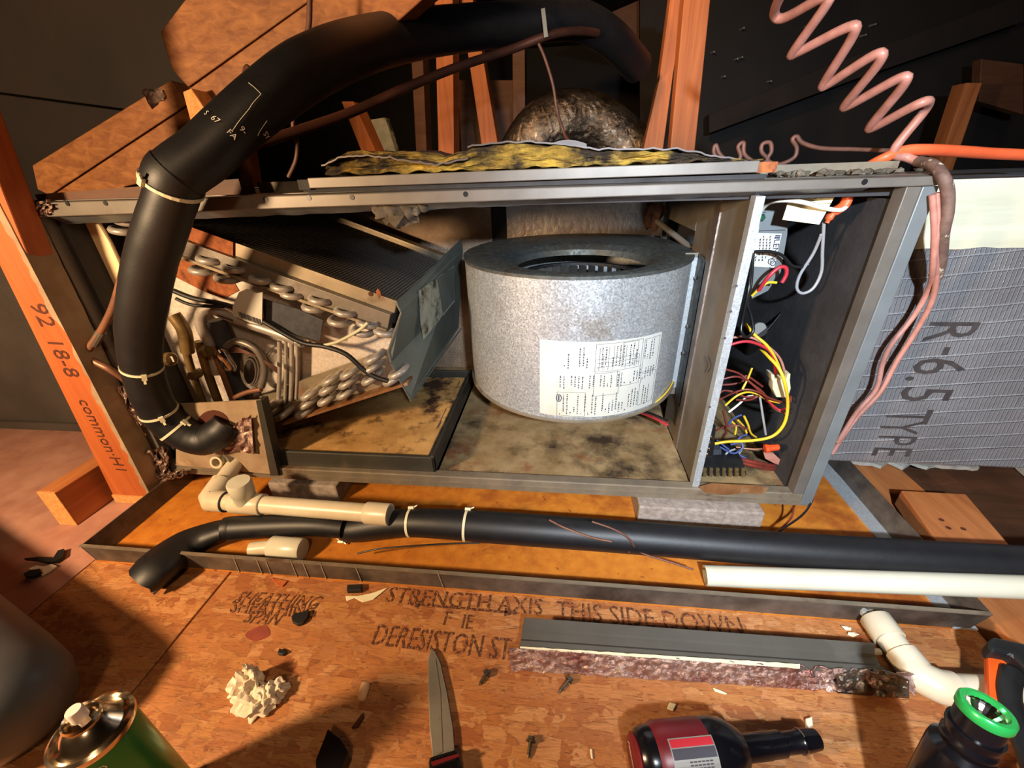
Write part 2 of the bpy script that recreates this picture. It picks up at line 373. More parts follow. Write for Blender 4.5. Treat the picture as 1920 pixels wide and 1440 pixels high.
m['facing'] = mat('gray_foil_facing', '#5c5350', '#463e3c', .5, .3, 12, bump=.3)
m['pinkwire'] = mat('pink_thermostat_cable', '#b07a6e', '#966456', .45, 0, 40)
m['brownwire'] = mat('brown_cable', '#6b4436', '#54352a', .55, 0, 40)
m['frayed'] = mat('frayed_brown_cable', '#6d5348', '#4d382f', .7, 0, 60, stain=('#c8bba6', 60, .6, .66), bump=.8)
m['orange'] = mat('orange_cable', '#e8653a', '#d95a30', .45, 0, 20)
m['wirenut'] = mat('orange_wire_nut', '#ea4a20', None, .4)
m['yellow'] = mat('yellow_wire', '#d9b42a', None, .4)
m['red'] = mat('red_wire', '#b02a35', None, .4)
m['redbrown'] = mat('red_brown_wire', '#7c3024', '#5c231c', .5, 0, 40)
m['blue'] = mat('blue_wire', '#4a5c92', None, .45)
m['whitewire'] = mat('white_wire', '#dcd9c8', None, .4)
m['blackwire'] = mat('black_wire', '#141416', None, .35)
m['graywire'] = mat('gray_wire', '#8f9094', None, .4)
m['plug'] = mat('nylon_plug', '#c9c6ac', '#b8b496', .5, 0, 20)
m['ctrl'] = mat('control_cover_sheet', '#83898b', '#767c7e', .42, .45, 14, stain=('#5f625f', 9, .62, .75))
m['duct'] = scrim('scrim_foil_duct')
m['tape'] = mat('cream_duct_tape', '#c3c0ab', '#b3af98', .5, 0, 12, bump=.35, bscale=20, stretch=(.3, 1, 3), stain=('#9d9888', 12, .64, .75))
m['plenum'] = mat('gray_plenum_wrap', '#3d352f', '#2e2722', .7, .15, 6, bump=.3, bscale=14)
m['cream'] = mat('cream_plastic', '#e6cfa6', '#dcc294', .5, 0, 6)
m['foamstrip'] = mat('gray_door_sheet', '#5e5b55', '#55524c', .45, .2, 10, stain=('#6d6860', 9, .6, .75))
m['knife'] = mat('knife_blade', '#8d8880', '#a39d93', .38, .6, 12, stain=('#6f6256', 20, .6, .72), bump=.06)
m['redplastic'] = mat('dark_red_plastic', '#66121b', '#560e16', .4, 0, 20)
m['can'] = mat('green_can_paint', '#2f8a44', '#277a3b', .25, .3, 6)
m['tin'] = mat('tinplate', '#c9b9a2', None, .18, 1)
m['nozzle'] = mat('white_nozzle', '#e6d9d4', None, .4)
m['green'] = mat('green_anodised', '#33b858', None, .25, .55)
m['blackgloss'] = mat('black_anodised', '#0e0d10', '#141318', .22, .3, 20)
m['reflector'] = mat('faceted_reflector', '#a79a90', None, .15, 1)
m['orangeplastic'] = mat('orange_plastic', '#dd5a18', '#c54c12', .45, 0, 20)
m['tissue'] = mat('crumpled_tissue', '#e2d6c2', '#d2c3ab', .85, 0, 20, bump=.5, bscale=80)
m['earplug'] = mat('foam_plug', '#e0b58c', '#d6a87c', .7, 0, 40)
m['screw'] = mat('zinc_screw', '#6f6558', '#4d453c', .4, .8, 60)
m['greyfab'] = mat('gray_duct_wrap', '#3e3f44', '#4c4e54', .5, .25, 5, bump=.15, bscale=60)
m['silver_bits'] = mat('label_silver', '#a8a8a4', None, .35, .5)
m['green_screw'] = mat('green_ground_screw', '#1f5a40', None, .35, .4)
m['caulk'] = mat('gray_caulk_lump', '#5e5547', '#40372b', .8, 0, 30, bump=.8, bscale=60, stain=('#a3957a', 16, .58, .68))

# ------------------------------------------------------------------ floor, walls, roof
floor = bpy.data.objects.new('floor', None); COL.objects.link(floor); floor.location = (.7, 0, ZF); WL['floor'] = Vector((.7, 0, ZF)); floor['kind'] = 'structure'
MB().box(.0145, .2835, -1.9, .9, ZF-.012, ZF).build('osb_panel', m['osb'], floor, bevel=.0015)
MB().box(.2865, 1.445, -1.9, .9, ZF-.012, ZF).build('osb_panel', m['osb'], floor, bevel=.0015)
struct(MB().box(-2.2, 3.6, -2.2, 3.2, ZF-.16, ZF-.15).build('floor_lower', m['oldwood']))
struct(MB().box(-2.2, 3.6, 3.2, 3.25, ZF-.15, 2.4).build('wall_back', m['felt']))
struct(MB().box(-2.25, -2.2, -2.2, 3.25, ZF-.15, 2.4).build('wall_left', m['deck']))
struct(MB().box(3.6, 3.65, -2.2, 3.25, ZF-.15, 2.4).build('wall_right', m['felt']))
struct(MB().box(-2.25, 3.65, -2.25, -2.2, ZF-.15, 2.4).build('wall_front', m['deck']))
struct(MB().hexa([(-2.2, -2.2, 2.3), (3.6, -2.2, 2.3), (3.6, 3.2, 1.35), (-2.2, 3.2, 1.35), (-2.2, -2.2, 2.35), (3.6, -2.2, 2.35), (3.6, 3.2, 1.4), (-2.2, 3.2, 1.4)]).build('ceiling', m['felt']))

# left: drywall of the room below, sawn joist, plenum
dw = MB().sheet(lambda a, b: (-1.5+1.512*a, -.75+.75*b+.25*b, ZF-.001+.003*mnoise.noise(Vector((a*14, b*9, 1)))), 40, 26, (0, 0, -.012)).build('drywall_board', m['drywall'], smooth=40)
tag(dw, 'pinkish scuffed drywall board left of the wood chip floor', 'drywall')
def fp(u, v, dz=.002): return fl(u, v, dz)
dc = MB()
dc.prism([fp(48, 1051), fp(75, 1048), fp(103, 1050), fp(112, 1036), fp(123, 1033), fp(120, 1048), fp(108, 1056), fp(90, 1058), fp(70, 1053)], (0, 0, .006))
o = dc.build('torn_foam_scrap', m['blackmatte']); tag(o, 'torn black foam scrap, long and bird shaped, on the pink drywall', 'scrap')
o = MB().prism([fp(48, 1080), fp(60, 1074), fp(78, 1071), fp(82, 1078), fp(64, 1085), fp(50, 1085)], (0, 0, .007)).build('torn_foam_scrap', m['blackmatte']); tag(o, 'small black foam scrap below the long one on the drywall', 'scrap')
o = MB().prism([fp(56, 1068), fp(70, 1062), fp(84, 1064), fp(98, 1060), (fp(108, 1063)), fp(92, 1074), fp(80, 1080), fp(66, 1074)], (0, 0, .003)).build('paper_scrap', m['tissue']); tag(o, 'pale torn paper scrap between the two black foam scraps', 'scrap')

jb = thing('joist_offcut', 'red brown sawn joist offcut on the drywall behind the stamped stud', 'lumber', (-.19, -.05, ZF))
JX, JY = fl(147, 984).x, fl(147, 984).y
MB().box(JX-.04, JX, JY, .5, ZF, ZF+.085).build('beam', m['lumber'], jb, bevel=.002)
MB().box(JX-.04, JX, JY-.002, JY-.0002, ZF, ZF+.085).build('sawn_end', m['endgrain'], jb)

st = thing('wall_stud', 'upright orange pine stud stamped 92 18-8 standing at the left', 'stud', (-.1, 0, ZF))
SY = -.05
sp = [px(u, v, y=SY) for u, v in ((268, 900), (60, 500), (-2, 345))]; sq = [px(u, v, y=SY) for u, v in ((195, 900), (0, 560))]
def atz(a, b, z): return a + (b-a)*((z-a.z)/(b.z-a.z))
rb0, rt0 = atz(sp[0], sp[1], ZF+.02), atz(sp[1], sp[2], .95); lb0, lt0 = atz(sq[0], sq[1], ZF+.02), atz(sq[0], sq[1], .95)
MB().prism([lb0, rb0, sp[1], sp[2], rt0, (rt0.x-.092, SY, .95)], (0, .036, 0)).build('plank', m['stud'], st, bevel=.002)
MB().box(lb0.x, rb0.x+.004, SY-.002, SY+.034, ZF, ZF+.02).build('sawn_end', m['endgrain'], st)
SD = (sp[0]-sp[1]).normalized(); SU = Vector((-SD.z, 0, SD.x))
def stamp_down(s, u, v, size):
    o0 = px(u, v, y=SY-.0003); return text(s, 'stamped_mark', m['ink_stud'], st, o0, SD, SU, size)
stamp_down('92', 52, 566, .044); stamp_down('18-8', 84, 632, .042); stamp_down('common\u00b7H1', 145, 748, .034)
pl = thing('supply_plenum', 'gray wrapped supply plenum in shadow behind the stud', 'duct', (-.55, .1, .05))
MB().box(-1.3, -.1, .06, .6, .06, .5).build('box', m['plenum'], pl, bevel=.01)
MB().box(-1.31, -.09, .052, .06, .055, .075).build('bottom_seam', m['plenum'], pl)
o = MB().tube([px(-20, 885, y=.05), px(75, 845, y=.2)], .012, 8).build('thin_pipe', m['brownwire']); tag(o, 'dull thin pipe under the gray plenum at far left', 'pipe')
o = MB().tube(cr([px(-10, 915, y=-.02), px(20, 925, y=-.02), px(35, 945, y=-.05)]), .005, 8).build('dark_cable', m['blackwire']); tag(o, 'short dark cable on the floor left of the joist offcut', 'cable')
mast = thing('mastic_smear', 'tan dried duct mastic smeared down the right side of the stud', 'mastic', (-.02, 0, .2))
def mastic(a, b):
    z = ZF+.03+.56*b; e = atz(rb0, sp[1], z)
    if a <= .2:                                   # ragged lip smeared over the stud's front edge
        wdt = max(0, .008+.020*mnoise.noise(Vector((b*9, 2, 1)))+.006*mnoise.noise(Vector((b*31, 5, 1))))
        return (e.x+.0012-wdt*(1-a/.2), SY-.0012, z)
    return (e.x+.0016+.0012*mnoise.noise(Vector((b*24, a*4, 3))), SY-.0012+.042*(a-.2)/.8, z)
MB().sheet(mastic, 20, 90, (.0006, -.0006, 0)).build('smear', m['mastic'], mast, smooth=50)

# roof side, upper left: two heavy boards, roof deck with shade put into its color
def plate(pts, y, th, name, mt, parent=None, bev=.002):
    return MB().prism([px(u, v, y=y) for u, v in pts], (0, th, 0)).build(name, mt, parent, bevel=bev)
rf = thing('rafter', 'upper of two stacked pine rafters crossing above the black hose', 'rafter', px(520, 60, y=.24))
plate([(352, 163), (592, -8), (1010, -310), (900, -390), (430, -110), (300, 60), (322, 130)], .24, .04, 'board', m['raft'], rf)
rf = thing('rafter', 'lower of two stacked pine rafters with a dark knot, above the black hose', 'rafter', px(520, 130, y=.24))
plate([(354, 166), (596, -8), (1014, -308), (1180, -300), (800, -8), (690, 90), (560, 190), (430, 260), (400, 240)], .238, .04, 'board', m['raft'], rf)
MB().blob(px(466, 140, y=.236), (.012, .003, .012), 3, .6).build('knot', m['ink_stud'], rf)
rb = thing('rafter_block', 'pale tan block end under the two stacked rafters', 'block', px(370, 200, y=.22))
plate([(342, 172), (358, 165), (402, 232), (366, 262)], .2, .05, 'block', m['endgrain'], rb)
rf = thing('rafter', 'reddish lower left rafter in shadow meeting the cabinet top', 'rafter', px(180, 320, y=.3))
plate([(95, 368), (350, 200), (400, 260), (345, 325), (232, 350), (225, 372)], .3, .04, 'board', m['raft'], rf)
plate([(70, 355), (92, 366), (350, 196), (320, 150), (60, 310)], .31, .04, 'upper_board', m['raft'], rf)
rd = thing('roof_sheathing', 'roof sheathing boards at upper left, colored dark for shade', 'sheathing', px(120, 150, y=.45))
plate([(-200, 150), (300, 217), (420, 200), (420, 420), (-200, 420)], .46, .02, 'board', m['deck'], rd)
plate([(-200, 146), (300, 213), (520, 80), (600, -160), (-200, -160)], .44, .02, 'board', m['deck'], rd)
fo = MB().blob(px(292, 182, y=.2), (.02, .006, .014), 5, .7).build('foil_scrap', m['foil']); tag(fo, 'small crumpled foil scrap hanging under the rafters', 'scrap')

# background trusses
def post(pts, y, th, label, mt='truss', name='truss_web', side=True):
    if side and len(pts) == 4:                    # carry the two long edges down to the attic floor behind the cabinet
        q = [px(u, v, y=y) for u, v in pts]; zb = ZF-.15
        t = thing(name, label, 'lumber', (q[2].x, y, zb))
        MB().prism([q[0], q[1], atz(q[1], q[2], zb), atz(q[0], q[3], zb)], (0, th, 0)).build('plank', m[mt], t, bevel=.002); return t
    t = thing(name, label, 'lumber', px(pts[0][0], pts[0][1], y=y)); plate(pts, y, th, 'plank', m[mt], t); return t
post([(806, -330), (846, -330), (851, 290), (822, 290)], 1.0, .09, 'bright orange upright truss post behind the cabinet centre')
post([(812, -330), (830, -330), (936, 285), (905, 285)], 1.15, .09, 'leaning orange truss post right of the bright upright post')
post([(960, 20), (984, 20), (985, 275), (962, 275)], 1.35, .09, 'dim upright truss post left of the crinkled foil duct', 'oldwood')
post([(640, 190), (662, 190), (705, 285), (678, 285)], 1.0, .09, 'short dark red leaning brace left of the bright post')
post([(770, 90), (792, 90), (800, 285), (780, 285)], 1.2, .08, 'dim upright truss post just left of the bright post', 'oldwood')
post([(1286, -40), (1336, -40), (1302, 290), (1256, 290)], .75, .04, 'tall brown truss post right of the black hose end')
post([(1262, -40), (1296, -40), (1262, 140), (1242, 290), (1204, 290), (1236, 150)], .80, .04, 'knotty truss brace crossing left of the tall brown post')
post([(1812, 155), (1842, 155), (1798, 285), (1768, 285)], 1.3, .06, 'short lit truss post at far right above the duct')
post([(1330, 215), (1560, 120), (1920, -10), (1920, 40), (1600, 150), (1330, 250)], 1.6, .06, 'long dim sloping brace in the dark right background', 'deck', side=False)
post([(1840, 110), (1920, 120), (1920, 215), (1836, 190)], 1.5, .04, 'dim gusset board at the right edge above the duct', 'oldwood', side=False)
post([(440, 255), (460, 255), (474, 340), (450, 340)], .56, .04, 'thin orange post beside the black hose bend')
fd = MB().tube(cr([px(960, 330, y=1.25), px(1020, 240, y=1.25), px(1110, 230, y=1.3), px(1200, 300, y=1.3)], 10), .1, 20).build('flex_duct', m['foil_dark'], smooth=60); tag(fd, 'crinkled foil flex duct glinting in the dark behind the cabinet', 'duct')
o = post([(690, 225), (722, 220), (740, 278), (705, 278)], 1.3, .05, 'x', 'label_old', 'insulation_batt'); o.children[0].name = 'glass_wool'; tag(o, 'pale insulation patch left of the bright truss post', 'insulation')
o = post([(858, 150), (965, 150), (966, 188), (860, 188)], 1.6, .05, 'x', 'oldwood', 'attic_box'); o.children[0].name = 'box_front'; tag(o, 'dim pale box far behind the leaning truss post', 'box')
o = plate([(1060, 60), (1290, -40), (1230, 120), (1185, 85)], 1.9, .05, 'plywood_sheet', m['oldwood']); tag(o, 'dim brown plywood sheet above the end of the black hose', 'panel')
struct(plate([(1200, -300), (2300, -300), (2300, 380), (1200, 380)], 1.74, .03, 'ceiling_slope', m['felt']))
# roofing nail tips glinting in the right roof deck
k = 0
for (u, v) in ((1395, 52), (1392, 107), (1383, 110), (1339, 97), (1359, 143), (1446, 152), (1642, 45), (1624, 65), (1662, 110), (1697, 108), (1760, 90), (1369, 221), (1518, 47)):
    a = px(u, v, y=1.7); o = MB().tube([a, a+Vector((.0, .05, .004))], [.0032, .0045], 6).build('nail_tip', m['silver_bits'])
    tag(o, 'bright roofing nail tip poking through the dark roof deck', 'nail', 'roofing nail tips in the dark')

# ------------------------------------------------------------------ floor right: joists, block, plaster
t = thing('floor_joist', 'floor joist running beside the right end of the metal pan', 'lumber', (1.53, -.2, ZF))
MB().box(1.487, 1.60, -.9, .9, ZF-.14, ZF-.008).build('beam', m['lumber'], t, bevel=.003)
t = thing('lumber_block', 'pale sawn lumber block with nail holes right of the metal pan', 'lumber', (1.55, 0, ZF))
MB().hexa([fl(1676, 945), fl(1745, 1050), fl(1905, 1090), fl(1795, 952), *[p+Vector((0, 0, .035)) for p in (fl(1676, 945), fl(1745, 1050), fl(1905, 1090), fl(1795, 952))]]).build('block', m['lumber'], t, bevel=.002)
for (u, v) in ((1765, 975), (1806, 992), (1778, 990)):
    MB().lathe([(.003, 0), (.004, .0006)], px(u, v, z=ZF+.0352), n=8).build('nail_hole', m['ink_stud'], t)
t = MB().sheet(lambda a, b: (1.60+.45*a, -.5+1.6*b, ZF-.03+.006*mnoise.noise(Vector((a*9, b*14, 2)))), 12, 30, (0, 0, -.01)).build('plywood_strip', m['oldwood']); tag(t, 'dark dirty plywood strip between the joists at right', 'plywood')
t = MB().sheet(lambda a, b: (1.86+.18*a+.02*mnoise.noise(Vector((b*9, 1, 2))), -.3+1.1*b, ZF-.012+.01*mnoise.noise(Vector((a*9, b*14, 5)))), 10, 40, (0, 0, -.012)).build('plaster_strip', m['white_drywall'], smooth=40); tag(t, 'white crumbling plaster strip at far right below the duct', 'plaster')
t = MB().sheet(lambda a, b: (1.47+.28*a, .19+.1*b+.012*mnoise.noise(Vector((a*12, 1, 2))), ZF+.004+.006*mnoise.noise(Vector((a*12, b*9, 5)))), 24, 8, (0, 0, -.008)).build('plaster_strip', m['white_drywall'], smooth=40); tag(t, 'white plaster edge under the foil duct right of the metal pan', 'plaster')
t = thing('floor_joist', 'red brown floor joist at the right edge under the duct', 'lumber', (2.15, 0, ZF))
MB().box(2.07, 2.3, -.9, .9, ZF-.12, ZF).build('beam', m['lumber'], t, bevel=.003)

# ------------------------------------------------------------------ secondary drain pan and blocks
pan = thing('overflow_pan', 'long shallow galvanised overflow pan with rusty bottom under the cabinet', 'pan', (.72, .2, ZF))
X0, X1, Y0, Y1, ZR = .0144, 1.44, -.196, .66, -.008
MB().box(X0+.01, X1-.008, Y0+.003, Y1, ZF+.0005, ZF+.003).build('pan_bottom', m['pan_base'], pan)
MB().hexa([(X0+.008, Y0+.004, ZF+.0005), (X1-.01, Y0+.004, ZF+.0005), (X1-.01, Y0+.006, ZF+.0005), (X0+.008, Y0+.006, ZF+.0005), (X0, Y0, ZR), (X1, Y0, ZR), (X1, Y0+.002, ZR), (X0, Y0+.002, ZR)]).build('front_wall', m['pan_wall'], pan)
MB().box(X0, X1, Y0-.001, Y0+.004, ZR-.001, ZR+.0015).build('front_hem', m['sill'], pan)
MB().hexa([(X0+.008, Y0+.004, ZF+.0005), (X0+.010, Y0+.004, ZF+.0005), (X0+.010, Y1, ZF+.0005), (X0+.008, Y1, ZF+.0005), (X0, Y0, ZR), (X0+.002, Y0, ZR), (X0+.002, Y1, ZR), (X0, Y1, ZR)]).build('left_wall', m['pan_wall'], pan)
MB().hexa([(X1-.012, Y0+.004, ZF+.0005), (X1-.01, Y0+.004, ZF+.0005), (X1-.01+.03, Y1, ZF+.0005), (X1-.012+.03, Y1, ZF+.0005), (X1, Y0, ZR), (X1+.002, Y0, ZR), (X1+.032, Y1, ZR), (X1+.03, Y1, ZR)]).build('right_wall', m['pan_wall'], pan)
MB().box(X1-.03, X1+.001, Y0+.002, Y1, ZF+.003, ZF+.006).build('right_hem', m['galv_br'], pan)
MB().box(X0, X1, Y1, Y1+.002, ZF+.0005, ZR).build('back_wall', m['pan_wall'], pan)
def scuff(u0, v0, u1, v1):
    a, b = px(u0, v0, y=Y0-.0005), px(u1, v1, y=Y0+.0025); MB().bar(a, b, .0016, .0006, (0, 1, 0)).build('scuff_mark', m['scuff'], pan)
for u in (437, 480, 497, 545, 567, 600, 666, 820):
    scuff(u, 1044+(u-437)*.075, u+12, 1074+(u-437)*.075)
bk = thing('concrete_block', 'gray concrete block under the right end of the cabinet', 'block', (1.1, .06, ZF)); MB().box(.996, 1.215, -.03, .3, ZF+.003, -.003).build('block', m['concrete'], bk, bevel=.003)
bk = thing('concrete_block', 'shadowed concrete block under the left part of the cabinet', 'block', (.33, .06, ZF)); MB().box(.25, .40, -.02, .3, ZF+.003, -.003).build('block', m['concrete'], bk, bevel=.003)

# ------------------------------------------------------------------ air handler cabinet
W, H, D = 1.295, .535, .53
cab = thing('air_handler', 'open gray horizontal air handler cabinet on concrete blocks', 'air handler', (W/2, D/2, 0))
MB().box(.0, W, 0.006, D, H-.006, H-.001).build('top_panel', m['sheet'], cab)
MB().box(.02, W-.005, .02, D, H-.026, H-.0065).build('top_liner', m['liner'], cab)
MB().box(0, W, 0, D, 0, .008).build('bottom_panel', m['sill'], cab)
MB().box(.02, 1.095, .012, D, .0085, .016).build('floor_liner', m['sheet_rust'], cab)
MB().box(1.112, W-.03, .012, D, .0085, .016).build('floor_liner', m['sheet_rust'], cab)
MB().box(0, W, D, D+.006, 0, H).build('back_panel', m['sheet'], cab)
MB().box(.02, .66, D-.014, D-.0005, .016, H-.027).build('back_liner', m['liner_foil'], cab)
MB().box(.70, 1.095, D-.016, D-.0005, .016, H-.027).build('back_liner', m['liner_silver'], cab)
MB().box(.662, .698, D-.010, D-.0005, .016, H-.027).build('back_gap', m['liner'], cab)
MB().box(1.112, W-.03, D-.016, D-.0005, .016, H-.027).build('back_liner', m['liner'], cab)
MB().box(0, .006, 0, D, 0, H).build('left_panel', m['sheet'], cab)
MB().box(.007, .03, .014, D, .01, H-.03).build('left_liner', m['liner'], cab)
MB().box(W-.006, W, 0, D, 0, H).build('right_panel', m['sheet'], cab)
MB().box(W-.03, W-.007, .014, D, .01, H-.03).build('right_liner', m['liner'], cab)
# front rails
MB().hexa([(-.0, -.012, .511), (W, -.012, .521), (W, .004, .521), (0, .004, .511), (0, -.012, .532), (W, -.012, .5315), (W, .004, .534), (0, .004, .533)]).build('top_rail', m['sheet'], cab, bevel=.0015)
MB().sheet(lambda a, b: (.03+1.2*a, .0+.022*b, (.512+.010*a)-(.0145-.007*a)*b+.002*mnoise.noise(Vector((a*40, b*2, 0)))*b), 90, 4, (0, .003, .003)).build('rail_lip', m['lip'], cab, smooth=40)
for u, v in ((127, 382), (198, 381), (498, 374), (579, 371), (660, 370), (873, 364), (1621, 341)):
    MB().lathe([(.0035, 0), (.0035, .0006)], px(u, v, y=-.0122), (0, -1, 0), 10).build('screw_hole', m['blackwire'], cab)
MB().box(.0, W, -.008, .012, .003, .027).build('bottom_sill', m['sill'], cab, bevel=.002)
MB().box(.0, W, -.011, -.008, .003, .012).build('sill_hem', m['sill'], cab)
MB().prism([px(u, v, y=-.0085) for u, v in ((1310, 912), (1335, 906), (1380, 908), (1420, 910), (1442, 914), (1432, 926), (1395, 925), (1360, 928), (1322, 924))], (0, -.0004, 0)).build('rust_patch', m['rustrail'], cab)
MB().box(1.262, 1.279, -.010, .012, .027, .5205).build('right_post', m['sheet'], cab, bevel=.001)
MB().box(1.279, 1.297, -.0115, .010, .004, .5205).build('right_flange', m['ctrl'], cab, bevel=.001)
MB().box(.006, .022, -.006, .014, .027, .511).build('left_post', m['sheet'], cab, bevel=.001)
# blower partition
MB().box(1.0968, 1.101, .012, .25, .016, .518).build('partition', m['part'], cab)
MB().box(1.094, 1.097, .128, .155, .016, .505).build('partition_trim', m['liner_silver'], cab)
MB().box(1.096, 1.111, .25, D-.02, .44, .505).build('partition_upper', m['part'], cab)
MB().box(1.0915, 1.1035, -.003, .014, .027, .514).build('partition_flange', m['galv_br'], cab, bevel=.0008)
for v in (536, 584, 634, 763, 846):
    MB().lathe([(.002, 0), (.002, .0005)], px(1417-.219*(v-365)+1, v, y=-.0032), (0, -1, 0), 8).build('flange_hole', m['ink'], cab)
for (du, ln) in ((0, 30), (6, 34)):
    MB().tube(cr([px(1322+du, 668, x=1.0965), px(1327+du, 685, x=1.0965), px(1321+du, 698, x=1.0965)], 4), .0008, 5).build('marker_scribble', m['ink'], cab)
# rear top strip, loose flange bar and dust on the top
MB().hexa([(.0, .02, H-.001), (.36, .02, H-.001), (.36, .05, H-.001), (.0, .05, H-.001), (.0, .02, H+.008), (.36, .02, H+.02), (.36, .05, H+.02), (0, .05, H+.008)]).build('rusted_top_strip', m['oldwood'], cab)
MB().box(.36, W-.005, .06, .075, H-.001, H+.014).build('top_seam', m['sill'], cab)
MB().hexa([(.485, -.008, .5395), (1.085, -.008, .5415), (1.085, .035, .5415), (.485, .035, .5395), (.485, -.008, .553), (1.085, -.008, .555), (1.085, .035, .555), (.485, .035, .553)]).build('top_flange', m['sheet'], cab, bevel=.001)
MB().box(.468, .485, -.006, .03, .538, .551).build('flange_end', m['liner'], cab); MB().box(1.0855, 1.108, -.004, .03, .541, .553).build('flange_end', m['rust'], cab)
MB().box(.47, 1.1, .0, .03, .534, .5395).build('flange_gap', m['liner'], cab)
dust = MB()
for i in range(46):
    x = random.uniform(1.12, 1.29); dust.blob((x, random.uniform(.01, .05), H+.003), (random.uniform(.003, .008), .004, random.uniform(.002, .005)), i, .6, 1)
stuff(dust.build('dust_crumbs', m['caulk'], cab))
# lump of caulk and torn liner hanging from the rail
cl = MB()
for (u, v, r_) in ((720, 398, .014), (745, 403, .017), (765, 402, .015), (778, 390, .012), (708, 392, .010), (792, 388, .009)):
    cl.blob(px(u, v, y=.012), (r_, r_*.7, r_), u, .6)
cl.build('caulk_lump', m['caulk'], cab, smooth=60)
# back liner spray glue and drip
MB().blob(px(1225, 398, y=.45), (.02, .012, .035), 8, .6, 3).build('dirty_liner_tuft', m['oldwood'], cab, smooth=60)
MB().tube([px(1232, 415, y=.43), px(1300, 468, y=.27)], .006, 8).build('blower_hold_rod', m['part'], cab)

# insulation batt on the top
prof = [(600, 326), (632, 300), (668, 285), (740, 284), (780, 283), (815, 291), (838, 297), (865, 284), (920, 274), (980, 270), (1050, 275), (1120, 284), (1200, 284), (1260, 284), (1330, 297), (1400, 308), (1440, 312)]
def topz(a):
    u = 625+(1412-625)*a
    for i in range(len(prof)-1):
        if prof[i][0] <= u <= prof[i+1][0]:
            t_ = (u-prof[i][0])/(prof[i+1][0]-prof[i][0]); v = prof[i][1]*(1-t_)+prof[i+1][1]*t_; return px(u, v, y=.06).z, px(u, 340, y=.05).x
def wool(a, b):
    z, x = topz(a); z0 = .556
    bb = min(1, b*1.4); y = .03+.04*max(0, b*1.4-1)*8 + .012*mnoise.noise(Vector((a*16, b*9, 1)))*(1 if b < .95 else .3)
    return (x, y + .012*bb, z0+(z-z0)*bb + .004*mnoise.noise(Vector((a*30, b*8, 4))))
bt = thing('insulation_batt', 'torn yellow glass wool batt with dark dirt lying on the cabinet top', 'insulation', (.77, .1, H+.02))
MB().sheet(wool, 130, 26, (0, .06, -.004)).build('glass_wool', m['glass_wool'], bt, smooth=80)
def faceup(a, b):
    z, x = topz(.005+.33*a); return (x, .018+.16*b, z*b+(1-b)*(.556+(z-.556)*(.45+.2*math.sin(a*6)))+.003+.003*mnoise.noise(Vector((a*20, b*4, 7))))
MB().sheet(faceup, 40, 8, (0, .0, .002)).build('foil_facing', m['facing'], bt, smooth=60)
def faceup2(a, b):
    z, x = topz(.33+.66*a); return (x, .035+.14*b, z+.001+.006*(b-.4)*0+.003*mnoise.noise(Vector((a*26, b*4, 3))))
MB().sheet(faceup2, 60, 6, (0, 0, .002)).build('foil_facing', m['facing'], bt, smooth=60)
o = MB().sheet(lambda a, b: px(1030+70*a, 270+9*b-8*math.sin(a*3.1), y=.12-.0*b), 10, 3, (0, .01, .0)).build('paper_scrap', m['facing']); tag(o, 'small gray paper scrap on the insulation behind the hanging wire', 'scrap')

# ------------------------------------------------------------------ blower
bl = thing('blower', 'round galvanised blower housing with round inlet and wiring label', 'blower', (.87, .27, .14))
ZT, ZB, CX, CY = .4056, .138, .87, .27
def outl(k, n=72):
    a = 2*math.pi*k/n; c, s = math.cos(a), math.sin(a); ry = .24 if s < 0 else .235
    e = 2.0 if s < 0 or c < 0 else 2.4
    return CX+.226*math.copysign(abs(c)**(2/e), c), CY+ry*math.copysign(abs(s)**(2/e), s)
n = 72; ol = [outl(k, n) for k in range(n)]
mb = MB(); mb.add([(x, y, ZB) for x, y in ol]+[(x, y, ZT-.002) for x, y in ol], [(k, (k+1) % n, n+(k+1) % n, n+k) for k in range(n)])
mb.build('scroll_wall', m['galv'], bl, smooth=60)
HX, HY = .88, .205
def holering(r, z): return [(HX+r*math.cos(2*math.pi*k/n), HY+r*math.sin(2*math.pi*k/n), z) for k in range(n)]
def matched(r, z):
    out = []
    for k in range(n):
        x, y = ol[k]; a = math.atan2(y-HY, x-HX); out.append((HX+r*math.cos(a), HY+r*math.sin(a), z))
    return out
rings = [[(CX+(x-CX)*1.012, CY+(y-CY)*1.012, ZT-.006) for x, y in ol], [(CX+(x-CX)*1.012, CY+(y-CY)*1.012, ZT-.001) for x, y in ol], [(CX+(x-CX)*1.0, CY+(y-CY)*1.0, ZT) for x, y in ol], matched(.152, ZT), matched(.141, ZT-.003), matched(.129, ZT-.011), matched(.125, ZT-.022)]
mb = MB()
for r_ in rings: mb.v += [Vector(p) for p in r_]
for i in range(len(rings)-1): mb.f += [(i*n+k, i*n+(k+1) % n, (i+1)*n+(k+1) % n, (i+1)*n+k) for k in range(n)]
mb.build('inlet_plate', m['galv_top'], bl, smooth=35)
mb = MB(); mb.add([(x, y, ZB) for x, y in ol], [tuple(range(n))]); mb.tube([(CX+(x-CX)*1.006, CY+(y-CY)*1.006, ZB+.002) for x, y in ol]+[(CX+(ol[0][0]-CX)*1.006, CY+(ol[0][1]-CY)*1.006, ZB+.002)], .0035, 6)
mb.build('bottom_rim', m['sill'], bl, smooth=50)
wheel = MB().lathe([(.0, .15), (.127, .15), (.13, .155)], (HX, HY, 0), n=40).build('fan_wheel', m['blackmatte'], bl)
MB().lathe([(.13, .362), (.13, .368), (.120, .368), (.120, .362), (.13, .362)], (HX, HY, 0), n=40, cap=False).build('wheel_ring', m['blackmatte'], wheel)
